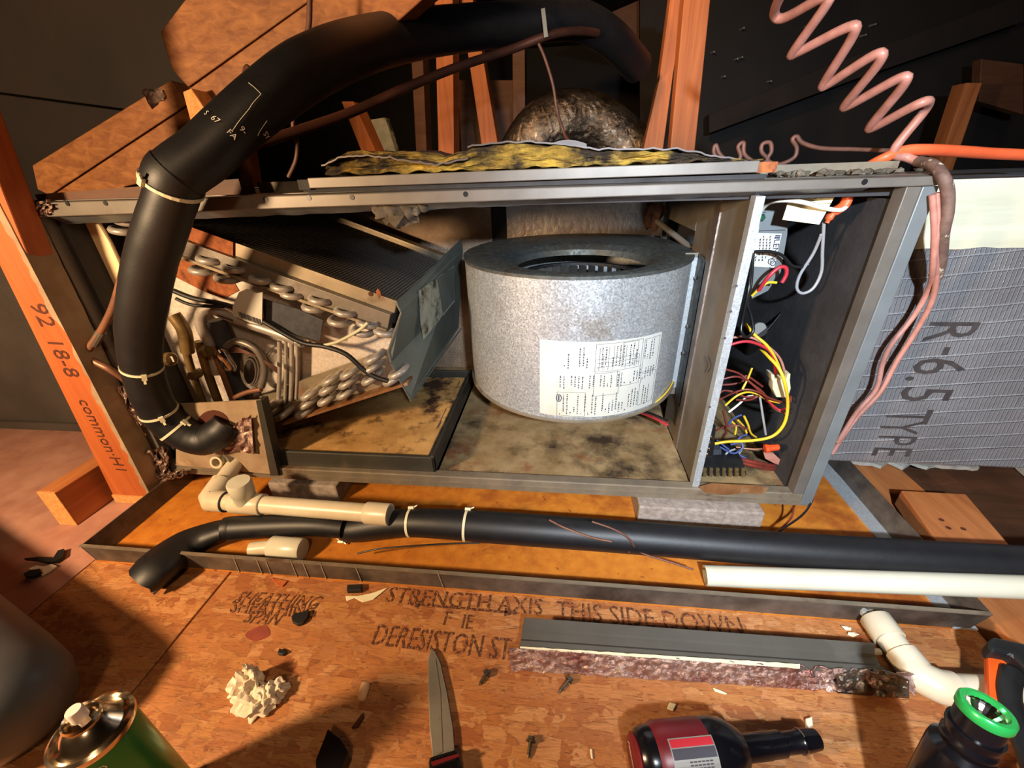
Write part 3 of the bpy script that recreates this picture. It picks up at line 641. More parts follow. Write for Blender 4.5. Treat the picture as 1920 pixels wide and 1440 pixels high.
for k in range(38):
    a = 2*math.pi*k/38; p = Vector((HX+.123*math.cos(a), HY+.123*math.sin(a), 0)); d_ = Vector((math.cos(a+.9), math.sin(a+.9), 0))*.011
    q = MB().hexa([p-d_+Vector((0, 0, .156)), p+d_+Vector((0, 0, .156)), p+d_*1.0+Vector((.001, .001, .156)), p-d_+Vector((.001, .001, .156)), p-d_+Vector((0, 0, .362)), p+d_+Vector((0, 0, .362)), p+d_+Vector((.001, .001, .362)), p-d_+Vector((.001, .001, .362))]).build('blade', m['fan'], wheel)
# bracket flange to the partition
MB().box(1.074, 1.094, .196, .2, .128, .4).build('bracket', m['galv_br'], bl, bevel=.0008)
MB().box(1.072, 1.0962, .2005, .2035, .11, .408).build('bracket_back', m['part'], bl)
ba, bb_ = Vector((1.0945, .2, .41)), Vector((1.0945, .2, .12))
MB().prism([(1.0955, .150, .40), (1.0955, .160, .405), (1.0955, .196, .408), (1.0955, .196, .12), (1.0955, .157, .10), (1.0955, .150, .11)], (-.0015, 0, 0)).build('flange', m['galv_top'], bl)
for v, u in ((521, 1306), (612, 1291), (662, 1283)):
    s_ = MB().lathe([(.0038, 0), (.0038, .0012), (.0022, .003)], px(u, v, x=1.0938), (-1, 0, 0), 10).build('screw', m['chrome'], bl)
# wiring label on the curved wall
def cyl(u_, v_):     # u_ metres round the wall from the label's left edge, v_ height
    a0 = math.radians(254.5); a = a0 + u_/.232; c, s = math.cos(a), math.sin(a)
    return Vector((CX+.2276*c, CY+.2416*s, v_))
LW, LH = .232, .147
lab = MB().sheet(lambda a, b: cyl(a*LW, .151-.0035*a+LH*b), 30, 6, None).build('wiring_label', m['paper'], bl, smooth=60)
def cyl2(u_, v_):
    p = cyl(u_, v_); q = Vector((p.x-CX, p.y-CY, 0)).normalized()*.0007; return p+q
pr = MB()
def lline(u0, v0, u1, v1, w_=.0006):
    nn_ = max(1, int(abs(u1-u0)/.012)); pr.add([], [])
    for i in range(nn_):
        a, b = i/nn_, (i+1)/nn_; A_ = (u0+(u1-u0)*a, v0+(v1-v0)*a); B_ = (u0+(u1-u0)*b, v0+(v1-v0)*b)
        if abs(u1-u0) > abs(v1-v0): pts = [cyl2(A_[0], A_[1]), cyl2(B_[0], B_[1]), cyl2(B_[0], B_[1]+w_), cyl2(A_[0], A_[1]+w_)]
        else: pts = [cyl2(A_[0], A_[1]), cyl2(A_[0]+w_, A_[1]), cyl2(B_[0]+w_, B_[1]), cyl2(B_[0], B_[1])]
        pr.add(pts, [(0, 1, 2, 3)])
def Lu(f): return f*LW
def Lv(f): return .149+f*LH
for bx in ((.42, .30, .62, .60), (.42, .62, .80, .97), (.14, .02, .36, .35), (.60, .40, .80, .62), (.82, .06, .98, .5), (.82, .52, .98, .95), (.63, .66, .76, .96)):
    a, b, c, d_ = bx
    lline(Lu(a), Lv(b), Lu(c), Lv(b)); lline(Lu(a), Lv(d_), Lu(c), Lv(d_)); lline(Lu(a), Lv(b), Lu(a), Lv(d_)); lline(Lu(c), Lv(b), Lu(c), Lv(d_))
for a in (.45, .48, .52, .56, .66, .70, .74, .78): lline(Lu(a), Lv(.64), Lu(a), Lv(.64+random.uniform(.1, .3)))
for b in (.68, .73, .78): lline(Lu(.44), Lv(b), Lu(.78), Lv(b+.01))
rnd = random.Random(4)
for a in [.16+.028*i for i in range(29)]:          # rotated rows of tiny illegible type
    for (b0, b1) in ((.03, .33), (.40, .58), (.66, .94)):
        if rnd.random() < .22: continue
        b = b0+rnd.uniform(0, .06)
        while b < b1:
            ln = rnd.uniform(.008, .026); lline(Lu(a), Lv(b), Lu(a), Lv(min(b+ln, b1)), rnd.choice((.0016, .0022))); b += ln+rnd.uniform(.006, .014)
            if rnd.random() < .08: break
stuff(pr.build('printed_diagram', m['ink'], lab, fix=False))
og = MB(); og.tube([cyl2(Lu(.155+.02*math.cos(t_)), Lv(.27+.05*math.sin(t_))) for t_ in [2*math.pi*i/20 for i in range(21)]], .0007, 5); og.tube([cyl2(Lu(.155), Lv(.235)), cyl2(Lu(.155), Lv(.305))], .0012, 5)
og.build('approval_mark', m['ink'], lab)
# wires under the blower
for i, (c_, dz) in enumerate((('red', 0), ('redbrown', .006), ('blackwire', .011))):
    o = MB().tube(cr([px(1195, 772-i*2, y=.2), px(1225, 783-i*3, y=.16), px(1252, 797-i*4, y=.15)]), .0028, 6).build('motor_wire', m[c_]); tag(o, ('red', 'brown', 'black')[i] + ' motor wire lying under the blower housing', 'wire')
o = MB().tube(cr([px(1262, 715, y=.17), px(1250, 735, y=.13), px(1225, 757, y=.1), px(1190, 772, y=.085)]), .0014, 6).build('motor_wire', m['yellow']); tag(o, 'thin yellow wire along the blower bottom rim', 'wire')

# ------------------------------------------------------------------ evaporator coil
co = thing('evaporator_coil', 'slanted evaporator coil with dark fins left of the blower', 'coil', (.4, .25, .05))
YF, YK = .07, .43
U0, U1 = Vector((.12, 0, .515)), Vector((.552, 0, .352))      # upper slab, top edge (x,z)
ud = (U1-U0).normalized(); un = Vector((-ud.z, 0, ud.x)); un = un if un.z > 0 else -un
def slab(a, b, nrm, t0, t1, y0, y1):
    A_, B_ = a-nrm*t0, b-nrm*t0; C2, D2 = b-nrm*t1, a-nrm*t1
    return MB().prism([(A_.x, y0, A_.z), (B_.x, y0, B_.z), (C2.x, y0, C2.z), (D2.x, y0, D2.z)], (0, y1-y0, 0))
UL = (U1-U0).length
slab(U0, U1, un, .004, .05, YF+.02, YK-.004).build('fin_core', m['fincore'], co)
nf = 76
for i in range(nf):                                             # the fins stand proud of the core, one by one
    a = U0+ud*(UL*(i+.5)/nf); p = a; q = a+ud*.0019
    MB().prism([(p.x, YF+.018, p.z), (q.x, YF+.018, q.z), (q.x-un.x*.006, YF+.018, q.z-un.z*.006), (p.x-un.x*.006, YF+.018, p.z-un.z*.006)], (0, YK-YF-.02, 0)).build('fin', m['fins'], co)
slab(U0, U1, un, .0, .024, YF+.006, YF+.018).build('tube_sheet', m['coilrail'], co, bevel=.001)
slab(U0+ud*.085, U0+ud*.165, un, -.001, .0235, YF+.002, YF+.0058).build('rust_patch', m['rust'], co)
slab(U0, U1-ud*.003, un, .024, .052, YF-.006, YF+.018).build('rail', m['coilgray'], co, bevel=.001)
slab(U0, U1-ud*.003, un, .052, .057, YF-.012, YF+.018).build('rail_edge', m['coilrail'], co)
slab(U0+ud*.01, U1-ud*.01, un, -.006, .02, YK, YK+.018).build('back_tube_sheet', m['coilrail'], co)
slab(U0+ud*.01, U1-ud*.01, un, -.012, -.006, YK+.002, YK+.03).build('back_flange', m['coilrail'], co)
MB().lathe([(.0042, 0), (.0042, .001)], px(695, 551, y=YF+.0055), (0, -1, 0), 10).build('rivet_hole', m['ink_stud'], co)
MB().blob(px(710, 551, y=YF+.006), (.004, .001, .008), 2, .4).build('rust_patch', m['rust'], co)
def ubend(c, dirv, rad, r_, mt=m['alu'], nm='return_bend'):
    dirv = dirv.normalized(); pts = []
    for i in range(9):
        a = math.pi*i/8; pts.append(c + dirv*(math.cos(a)*rad) + Vector((0, -1, 0))*(math.sin(a)*rad*.85))
    pts = [pts[0]+Vector((0, .02, 0))]+pts+[pts[-1]+Vector((0, .02, 0))]
    return MB().tube(pts, r_, 8).build(nm, mt, co, smooth=60)
for (u, v) in ((392, 487), (378, 507), (440, 503), (425, 522), (490, 524), (530, 538), (548, 552), (600, 562), (588, 577), (648, 585), (636, 603), (690, 606), (680, 622), (722, 622), (230, 432), (240, 415)):
    ubend(px(u, v, y=YF-.004), Vector((.9, 0, -.18)), .0155, .0062)
# lower slab
L0, L1 = Vector((.235, 0, .085)), Vector((.545, 0, .197))
ld = (L1-L0).normalized(); ln_ = Vector((-ld.z, 0, ld.x))
MB().prism([(L0.x, YF+.02, L0.z), (L1.x, YF+.02, L1.z), (L1.x+ln_.x*.05, YF+.02, L1.z+ln_.z*.05), (L0.x+ln_.x*.05, YF+.02, L0.z+ln_.z*.05)], (0, YK-YF-.03, 0)).build('lower_fin_core', m['fins'], co)
MB().prism([(L0.x, YF+.008, L0.z), (L1.x, YF+.008, L1.z), (L1.x+ln_.x*.066, YF+.008, L1.z+ln_.z*.066), (L0.x+ln_.x*.066, YF+.008, L0.z+ln_.z*.066)], (0, .008, 0)).build('lower_tube_sheet', m['coilrail'], co)
MB().prism([(L0.x, YF-.02, L0.z), (L1.x+.012, YF-.02, L1.z+.005), (L1.x+.012, YF-.02, L1.z-.001), (L0.x, YF-.02, L0.z-.005)], (0, .03, 0)).build('lower_rail', m['rustrail'], co)
for (u, v) in ((512, 758), (505, 778), (530, 778), (580, 740), (576, 757), (570, 774), (620, 712), (615, 730), (612, 750), (655, 700), (652, 718), (648, 738), (697, 690), (695, 711), (735, 712), (700, 672), (745, 700)):
    ubend(px(u, v, y=YF-.01), Vector((.85, 0, .42)), .0145, .0066)
# delta plate between the slabs
MB().prism([(px(u, v, y=.1)) for u, v in ((300, 455), (742, 618), (735, 690), (500, 770), (330, 800), (250, 600))], (0, .003, 0)).build('delta_plate', m['delta'], co)
MB().prism([(px(u, v, y=.0985)) for u, v in ((322, 480), (430, 515), (448, 545), (420, 560), (385, 548), (330, 520))], (0, .001, 0)).build('rust_patch', m['rust'], co)
# end plate at the apex: folded sheet
E0 = [(870, 443), (747, 556), (742, 575), (728, 660), (736, 690), (772, 750)]
fr = [px(742, 567, y=.055), px(727, 662, y=.05), px(735, 690, y=.05), px(768, 752, y=.05)]
bkp = [px(874, 444, y=.44), px(868, 560, y=.44), px(866, 610, y=.44), px(862, 640, y=.44)]
mb = MB()
v1 = [px(742, 567, y=.055), px(866, 446, y=.44), px(868, 470, y=.445), px(752, 585, y=.053)]
mb.add([*v1, *[p+Vector((-.002, .001, -.002)) for p in v1]], [(0, 1, 2, 3), (7, 6, 5, 4), (0, 3, 7, 4), (1, 5, 6, 2), (0, 4, 5, 1)])
mb.build('end_plate_flange', m['endplate'], co)
v2 = [px(752, 585, y=.053), px(868, 470, y=.445), px(860, 615, y=.445), px(770, 751, y=.053), px(733, 683, y=.05), px(727, 660, y=.05)]
mb = MB().prism(v2, (-.002, .0015, 0)); mb.build('end_plate', m['endplate'], co)
mb = MB().tube([px(743, 566, y=.052), px(752, 588, y=.050), px(727, 660, y=.047), px(733, 683, y=.047), px(770, 752, y=.05)], .0013, 6); mb.build('end_plate_hem', m['coilgray'], co)
MB().tube([px(770, 752, y=.049), px(866, 615, y=.44)], .0012, 6).build('end_plate_hem', m['endplate'], co)
lb = [(783, 545), (850, 498), (851, 565), (792, 637), (787, 610)]
# label plane: fit to the end plate plane
P0, P1, P3 = v2[0], v2[1], v2[3]; nrm = (P1-P0).cross(P3-P0).normalized()
def onplate(u, v, lift=.002):
    d_ = px(u, v, d=1)-CAM; t_ = (P0-CAM).dot(nrm)/d_.dot(nrm); q = CAM+d_*t_; return q - nrm*lift*(1 if nrm.dot(d_) > 0 else -1)
MB().prism([onplate(u, v) for u, v in lb], nrm*-.0004).build('weathered_label', m['label_old'], co)
MB().prism([onplate(u, v, .0027) for u, v in ((817, 522), (850, 499), (850, 562), (828, 588))], nrm*-.0003).build('label_stain', m['endplate'], co)
# refrigerant piping inside the coil triangle
def pipe(pts, y, r_, mt, name, par=co, n=10, seg=6):
    return MB().tube(cr([px(*p[:2], y=(p[2] if len(p) > 2 else y)) for p in pts], seg), r_, n).build(name, m[mt], par, smooth=60)
pipe([(408, 700), (395, 650), (378, 610), (380, 585), (400, 580), (440, 597), (500, 617), (556, 637)], .06, .0105, 'alu', 'header_pipe')
MB().lathe([(.011, 0), (.011, .012), (.008, .014)], px(557, 638, y=.06), (1, 0, -.3), 12).build('header_cap', m['alu'], co)
for du in (0, 12, 23, 33): pipe([(524+du, 640), (524+du, 700), (522+du, 758-du*.3)], .064+du*.0004, .0042 if du in (0, 23) else .003, 'alu', 'feeder_tube')
pipe([(404, 600), (425, 650), (447, 720), (452, 745)], .075, .017, 'darkblue', 'suction_sleeve')
pipe([(345, 640), (358, 690), (385, 760)], .045, .007, 'brass', 'liquid_stub'); pipe([(372, 640), (390, 700), (412, 760)], .05, .008, 'brass', 'liquid_stub'); pipe([(398, 650), (418, 700), (440, 760)], .055, .006, 'copper', 'liquid_stub')
pipe([(325, 590), (345, 620), (352, 660)], .045, .012, 'brass', 'expansion_valve'); MB().lathe([(.012, 0), (.014, .004), (.014, .012), (.011, .016)], px(362, 695, y=.04), (.25, 0, -1), 6).build('valve_nut', m['brass'], co)
MB().lathe([(.011, 0), (.013, .004), (.013, .012), (.01, .016)], px(380, 662, y=.04), (.9, 0, .3), 6).build('valve_nut', m['brass'], co)
MB().lathe([(.006, 0), (.0125, .006), (.0125, .04), (.006, .048)], px(410, 655, y=.035), (.28, 0, -1), 16).build('filter_drier', m['chrome'], co, smooth=40)
MB().lathe([(.010, 0), (.013, .003), (.013, .012), (.01, .014)], px(312, 673, y=.03), (1, 0, 0), 12).build('valve_bulb', m['brass'], co)
MB().box(*[f_(px(318, 668, y=.028).x, px(328, 676, y=.028).x) for f_ in (min, max)], .026, .027, px(320, 678, y=.027).z, px(320, 668, y=.027).z).build('small_label', m['paper'], co)
for k_ in range(5):
    pts = []
    for i in range(25):
        a = 2*math.pi*i/24; pts.append(px(468+k_*2+(11+k_*3)*math.cos(a)*1.1, 697-k_*2+(24+k_*4)*math.sin(a), y=.05+.002*k_))
    MB().tube(pts, .0016, 5).build('capillary_loop', m['steelpipe'], co)
pipe([(425, 650), (445, 640), (480, 655), (497, 690), (490, 725)], .048, .007, 'steelpipe', 'suction_bend')
pipe([(440, 745), (465, 735), (490, 730)], .05, .005, 'copper', 'liquid_stub')
for k_ in range(4): pipe([(400+6*k_, 672-5*k_), (440, 660-3*k_), (480, 668), (520, 690+k_*3)], .045, .0012, 'copper_dk', 'capillary_tube')
MB().prism([px(u, v, y=.04) for u, v in ((448, 548), (462, 542), (480, 550), (492, 548), (491, 609), (470, 606), (437, 592), (436, 575))], (0, .002, 0)).build('torn_sticker', m['paper'], co)
bcm = MB()
for i in range(14): a = px(447+i*3, 584+i*1.1, y=.0395); bcm.box(a.x, a.x+random.choice((.0008, .0014)), .0385, .0392, a.z-.011, a.z)
stuff(bcm.build('barcode', m['ink'], co))
bcm = MB()
for i in range(9): a = px(407+i*3.4, 589+i*1.2, y=.047); bcm.box(a.x, a.x+.0012, .046, .0475, a.z-.004, a.z)
stuff(bcm.build('barcode', m['ink'], co))
pipe([(325, 545), (365, 560), (425, 572), (480, 595), (560, 640), (610, 650), (650, 665), (690, 700), (728, 715)], .045, .0045, 'blackmatte', 'sensor_cable')
pipe([(330, 560), (362, 572), (420, 575)], .042, .003, 'blackmatte', 'sensor_cable'); pipe([(605, 648), (635, 640), (672, 620), (690, 605)], .046, .003, 'plug', 'sensor_lead')
MB().prism([px(u, v, y=.055) for u, v in ((492, 560), (560, 580), (605, 600), (600, 640), (545, 625), (495, 600))], (0, .002, 0)).build('dark_plate', m['darkblue'], co)  # dark sheet in front of the delta plate

# cream slide panel and small white loops behind the hose
cs = MB().prism([px(u, v, y=.05) for u, v in ((113, 404), (120, 397), (158, 393), (172, 400), (205, 455), (262, 580), (250, 660), (232, 640))], (0, .008, 0)).build('cream_panel', m['cream'], bevel=.003); tag(cs, 'cream plastic slide panel standing inside the left end of the cabinet', 'panel')

# black plastic drain pan inside the cabinet
dp = thing('condensate_tray', 'black plastic condensate tray with dried tan sediment under the coil', 'tray', (.4, .2, .016))
TX0, TX1, TY0, TY1, TZ = .10, .605, .004, .40, .062
MB().box(TX0, TX1, TY0, TY1, .0165, .028).build('tray_floor', m['drainpan'], dp)
MB().box(TX0, TX1, TY0, TY0+.008, .0165, TZ).build('front_wall', m['drainpan'], dp, bevel=.002)
MB().box(TX1-.007, TX1, TY0, TY1, .0165, TZ+.004).build('right_wall', m['drainpan'], dp, bevel=.002)
MB().box(TX0, TX1, TY1-.007, TY1, .0165, TZ).build('back_wall', m['drainpan'], dp, bevel=.002)
MB().sheet(lambda a, b: (TX0+.008+(TX1-TX0-.03)*a, TY0+.010+.37*b, .046+.003*mnoise.noise(Vector((a*9, b*7, 2)))), 30, 24, (0, 0, -.018)).build('sediment_bed', m['sediment'], dp, smooth=60)
MB().sheet(lambda a, b: (TX1-.032+.022*a, TY0+.01+.35*b, .046-.006*a+.0*b+.002*mnoise.noise(Vector((a*4, b*12, 6)))), 5, 20, (0, 0, -.01)).build('sediment_slope', m['caulk'], dp, smooth=60)
cb = MB()
for i in range(26): cb.blob((random.uniform(.42, .57), TY0+random.uniform(.010, .02), .048), (random.uniform(.002, .005), .003, random.uniform(.002, .006)), i+50, .6, 1)
stuff(cb.build('dirt_crumbs', m['ink_stud'], dp))
# lower left pipe panel with holes
pp = cab
MB().prism([px(u, v, y=-.013) for u, v in ((330, 758), (488, 750), (492, 770), (520, 890), (330, 872))], (0, .003, 0)).build('pipe_panel', m['mastic'], pp)
MB().prism([px(u, v, y=-.016) for u, v in ((480, 752), (490, 752), (522, 892), (507, 892))], (0, .02, 0)).build('panel_return', m['drainpan'], pp)
MB().prism([px(400+30*math.cos(a*math.pi/10), 795+26*math.sin(a*math.pi/10), y=-.0135) for a in range(20)], (0, -.0006, 0)).build('pipe_hole', m['ink_stud'], pp)
o = MB().sheet(lambda a, b: px(404+72*a+6*b*math.sin(a*5), 856-74*b*(.45+.55*a)-8*math.sin(a*2.6)+5*mnoise.noise(Vector((a*5, b*5, 1))), y=-.022+.010*mnoise.noise(Vector((a*6, b*6, 3)))), 14, 12, (0, .001, 0)).build('foil_flap', m['foil_red'], smooth=30); tag(o, 'reddish crinkled foil tape flap right of the black hose end', 'foil tape')
def crump(pts, y, label, sd, th=.004, mt='foil'):
    (u0, v0), (u1, v1), (u2, v2), (u3, v3) = pts
    def fn(a, b):
        u = (u0*(1-a)+u1*a)*(1-b)+(u3*(1-a)+u2*a)*b; v = (v0*(1-a)+v1*a)*(1-b)+(v3*(1-a)+v2*a)*b
        return px(u+7*mnoise.noise(Vector((a*6, b*6, sd))), v+7*mnoise.noise(Vector((a*6, b*6, sd+9))), y=y+.012*mnoise.noise(Vector((a*7, b*7, sd+4))))
    o = MB().sheet(fn, 16, 16, (0, .001, 0)).build('foil_tape', m[mt], smooth=25); tag(o, label, 'foil tape'); return o
crump([(215, 730), (245, 718), (280, 790), (262, 800)], -.02, 'crumpled foil tape on the mastic collar left of the hose', 1)
crump([(275, 845), (312, 838), (318, 890), (285, 898)], -.02, 'crumpled foil tape wad at the foot of the stud', 2)
crump([(288, 893), (345, 880), (350, 890), (300, 905)], -.025, 'flat foil tape strip lying at the back left corner of the pan', 3)
crump([(48, 380), (95, 375), (98, 398), (60, 410)], -.014, 'crumpled foil tape at the top left cabinet corner', 4)

# ------------------------------------------------------------------ refrigerant hose and lines
def tied(u, v, y, du, dv, par, r_, name='zip_tie'):
    c = px(u, v, y=y); t_ = (px(u+du, v+dv, y=y)-c).normalized()
    mb = MB().lathe([(r_*1.03, -.002), (r_*1.045, -.002), (r_*1.045, .002), (r_*1.03, .002), (r_*1.03, -.002)], c, t_, 24, cap=False)
    return mb, c, t_
lh = thing('insulated_line', 'thick black foam insulated suction line hanging down the left front', 'pipe', (.2, -.06, .1))
lp = [(328, 352, -.075, .036), (305, 420, -.075, .038), (283, 490, -.07, .039), (270, 560, -.065, .0395), (262, 620, -.06, .039), (265, 680, -.055, .036), (280, 735, -.05, .037), (305, 780, -.042, .037), (345, 812, -.036, .038), (385, 824, -.03, .038), (415, 808, -.022, .036), (428, 792, -.012, .033)]
P_ = cr([Vector((*px(a, b, y=y_),)) for a, b, y_, r_ in lp], 8)
rr = []
for i in range(len(lp)-1):
    for k_ in range(8): t_ = k_/8; rr.append(lp[i][3]*(1-t_)+lp[i+1][3]*t_)
rr.append(lp[-1][3])
rr = [r_*.80+.0006*mnoise.noise(Vector((i*.3, 0, 0))) for i, r_ in enumerate(rr)]
for ti in (44, 53, 60): pass
MB().tube(P_, rr, 28).build('foam_sleeve', m['black'], lh, smooth=60)
def tie_at(i, par, P_=P_, rr=rr, head=0, nm='zip_tie', mt='tie'):
    c = P_[i]; t_ = (P_[i+1]-P_[i-1]).normalized(); r_ = rr[i]
    mb = MB().lathe([(r_*.99, -.0022), (r_*1.04, -.0022), (r_*1.04, .0022), (r_*.99, .0022)], c, t_, 28, cap=False)
    q = Vector((0, 0, 1)).rotation_difference(t_); hd = q @ Vector((math.cos(head), math.sin(head), 0))
    # head of the tie on the side nearest the technician
    side = (CAM-c); side = (side - t_*side.dot(t_)).normalized(); side = Matrix.Rotation(head, 4, t_) @ side
    hc = c+side*(r_*1.07); mb.bar(hc-t_*.004, hc+t_*.006, .007, .005, side); mb.bar(hc+t_*.004, hc+t_*.012+side*.004, .0035, .002, side)
    return mb.build(nm, m[mt], par)
tie_at(41, lh, head=.0); tie_at(54, lh, head=.1); tie_at(61, lh, head=-.5)
uh = thing('insulated_line', 'thick black foam insulated line arching over the cabinet into the dark attic', 'pipe', px(700, 90, y=.1))
up_ = [(322, 352, -.078, .0315), (328, 332, -.078, .0318), (348, 315, -.07, .032), (388, 286, -.05, .0325), (440, 237, -.02, .033), (500, 186, .02, .035), (570, 135, .08, .038), (650, 97, .16, .038), (740, 72, .27, .0375), (840, 57, .38, .0375), (940, 47, .46, .0375), (1030, 38, .52, .0375), (1090, 40, .57, .0375), (1150, 75, .64, .0375), (1195, 125, .74, .0375)]
P2 = cr([px(a, b, y=y_) for a, b, y_, r_ in up_], 8); r2 = []
for i in range(len(up_)-1):
    for k_ in range(8): t_ = k_/8; r2.append(up_[i][3]*(1-t_)+up_[i+1][3]*t_)
r2.append(up_[-1][3])
MB().tube(P2[5:], r2[5:], 28).build('foam_sleeve', m['black'], uh, smooth=60)
MB().tube(P2[:12], [r_*1.04 for r_ in r2[:12]], 28, hollow=.96).build('foam_cuff', m['black'], lh, smooth=60)
tie_at(3, lh, P2, [r_*1.06 for r_ in r2], head=-.9)
# printing on the sleeve
def onsleeve(i, ang, lift=.0006):
    c = P2[i]; t_ = (P2[i+1]-P2[i-1]).normalized(); s_ = (CAM-c); s_ = (s_-t_*s_.dot(t_)).normalized(); s_ = Matrix.Rotation(ang, 4, t_) @ s_
    return c+s_*(r2[i]+lift), t_, s_
for (i, ang, s_t, sz) in ((29, -.95, 'S', .009), (29, -.65, '67', .010), (29, -.05, 'FA', .010), (31, .12, '9-', .010), (34, .75, 'SY', .010)):
    pos, t_, s_ = onsleeve(i, ang); text(s_t, 'white_print', m['white_ink'], uh, pos, s_.cross(t_)*-1, t_, sz, lift=.001)
for (i0, a0, i1, a1) in ((38, -.7, 38, -.2), (38, -.2, 35, -.1), (35, -.1, 30, .05), (36, .5, 33, .7)):
    p0, p1_ = onsleeve(i0, a0, .0008)[0], onsleeve(i1, a1, .0008)[0]; mid, _, _ = onsleeve((i0+i1)//2, (a0+a1)/2, .001); MB().tube(cr([p0, mid, p1_], 4), .00035, 4).build('scratch', m['white_ink'], uh)
sl = MB().bar(px(1018, 16, y=.455), px(1024, 70, y=.445), .008, .002, (0, 1, 0)).build('strap_tie', m['silver_bits'], uh)
# copper liquid line
cl_ = MB().tube(cr([px(262, 430, y=-.02), px(240, 480, y=-.02), px(214, 570, y=-.02), px(190, 620, y=-.025), px(168, 652, y=-.03), px(163, 665, y=-.032), px(178, 678, y=-.032), px(205, 692, y=-.03), px(238, 716, y=-.02), px(275, 760, y=-.01)], 6), .0058, 12).build('copper_line', m['copper'], smooth=60); tag(cl_, 'thin copper liquid line bent beside the left of the black hose', 'pipe')
MB().tube([px(176, 646, y=-.027), px(190, 622, y=-.024)], .0072, 12).build('solder_sleeve', m['steelpipe'], cl_)
lq = MB().tube(cr([px(455, 278, y=.07), px(560, 245, y=.14), px(660, 210, y=.21), px(760, 165, y=.28), px(860, 125, y=.36), px(960, 92, y=.44), px(1030, 66, y=.46), px(1080, 58, y=.5), px(1120, 62, y=.56)], 6), .0078, 10).build('liquid_line', m['copper_dk'], smooth=60); tag(lq, 'brown slim line sloping up under the arching black hose', 'pipe')
def wire(pts, y, r_, mt, label, name='wire', group=None, seg=6, n=7, cat='wire'):
    o = MB().tube(cr([px(*p[:2], y=(p[2] if len(p) > 2 else y)) for p in pts], seg), r_, n).build(name, m[mt], smooth=60); tag(o, label, cat, group); return o
wire([(1010, 82), (1022, 110), (1037, 160), (1045, 210), (1060, 255), (1078, 275, .3)], .44, .0032, 'brownwire', 'thin brown wire hanging from the arching hose to the insulation batt', 'hanging_wire')
wire([(581, -10), (580, 40), (576, 70), (578, 100)], .16, .0042, 'brownwire', 'short brown wire hanging in front of the rafters at top', 'hanging_wire')
wire([(551, 212), (550, 240), (557, 265), (555, 300), (541, 332)], .14, .0036, 'brownwire', 'brown wire dropping behind the hose to the cabinet top', 'hanging_wire')

# ------------------------------------------------------------------ pvc condensate drain
dr = thing('drain_pipe', 'white pvc condensate drain with elbow and capped tee in front of the cabinet', 'pipe', (.3, -.1, ZF))
zc = .018; e0 = px(392, 938, z=zc); e_end = px(760, 968, z=zc); e_end.z = zc+.001; r0 = .0168
dirx = (e_end-e0).normalized(); st0 = px(440, 868, y=-.012); 
MB().tube([st0+Vector((.0, .01, 0)), e0+(st0-e0)*.25], r0*.92, 20).build('stub_pipe', m['pvc'], dr, smooth=60)
MB().tube([e0+(st0-e0)*.5, e0+(st0-e0)*.22, e0+(st0-e0)*.06, e0+dirx*.006+(st0-e0)*.0, e0+dirx*.022, e0+dirx*.036], [r0*1.16, r0*1.17, r0*1.2, r0*1.2, r0*1.17, r0*1.16], 20).build('elbow', m['pvc'], dr, smooth=70)
MB().tube([e0+dirx*.03, e0+dirx*.056], r0*.97, 20).build('nipple', m['pvc'], dr, smooth=60)
MB().lathe([(r0*1.175, 0), (r0*1.175, .0015)], e0+dirx*.036, dirx, 20).build('joint_ring', m['ink'], dr)
MB().tube([e0+dirx*.050, e0+dirx*.052, e0+dirx*.112, e0+dirx*.114], [r0*1.1, r0*1.18, r0*1.18, r0*1.1], 20).build('tee', m['pvc'], dr, smooth=60)
tc = e0+dirx*.08
MB().lathe([(r0*1.1, 0), (r0*1.12, .026), (r0*1.2, .028), (r0*1.22, .05), (r0*1.12, .054), (0, .055)], tc, Vector((.05, -.03, 1)), 22).build('tee_cap', m['pvc_white'], dr, smooth=40)
MB().tube([e0+dirx*.112, e0+dirx*.36], r0*.97, 20).build('straight_pipe', m['pvc'], dr, smooth=60)
MB().tube([e0+dirx*.315, e0+dirx*.318, e0+dirx*.36], [r0*1.08, r0*1.16, r0*1.16], 20).build('coupling', m['pvc'], dr, smooth=60)
MB().tube([px(428, 868, y=-.012)+Vector((-.012, .02, .002)), px(405, 869, y=-.03)+Vector((0, 0, .002))], .0125, 18, hollow=.68).build('overflow_stub', m['pvc'], dr, smooth=60)
MB().tube([px(440, 862, y=-.005), px(424, 868, y=-.02)], .0155, 18).build('stub_collar', m['sill'], dr, smooth=60)
text('PVC-1120', 'pipe_print', m['ink_stud'], dr, e0+dirx*.19+Vector((0, -r0*.72, r0*.68)), dirx, (0, .7, .7), .011, lift=.0008) if False else None
di = thing('pipe_insulation', 'long black foam pipe insulation running right along the overflow pan', 'pipe', (.9, -.1, ZF))
pts = [(640, 992, -.105, .019), (665, 992, -.105, .0235), (710, 985, -.102, .0245), (760, 980, -.1, .0245), (830, 982, -.1, .026), (900, 987, -.1, .027), (1000, 994, -.101, .0272), (1150, 1005, -.104, .0268), (1300, 1017, -.109, .0265), (1500, 1032, -.118, .0262), (1700, 1045, -.126, .0262), (1990, 1063, -.134, .0265), (2300, 1081, -.142, .0265)]
P3_ = cr([px(a, b, y=y_) for a, b, y_, r_ in pts], 6); r3 = []
for i in range(len(pts)-1):
    for k_ in range(6): t_ = k_/6; r3.append(pts[i][3]*(1-t_)+pts[i+1][3]*t_)
r3.append(pts[-1][3])
MB().tube(P3_, r3, 24).build('foam_sleeve', m['black'], di, smooth=60)
tie_at(19, di, P3_, r3, head=-1.35); tie_at(28, di, P3_, r3, head=-1.35); tie_at(1, di, P3_, r3, head=1.6)
lf = thing('foam_sleeve_scrap', 'torn black foam sleeve drooping over the left front wall of the pan', 'foam', (.2, -.2, ZF))
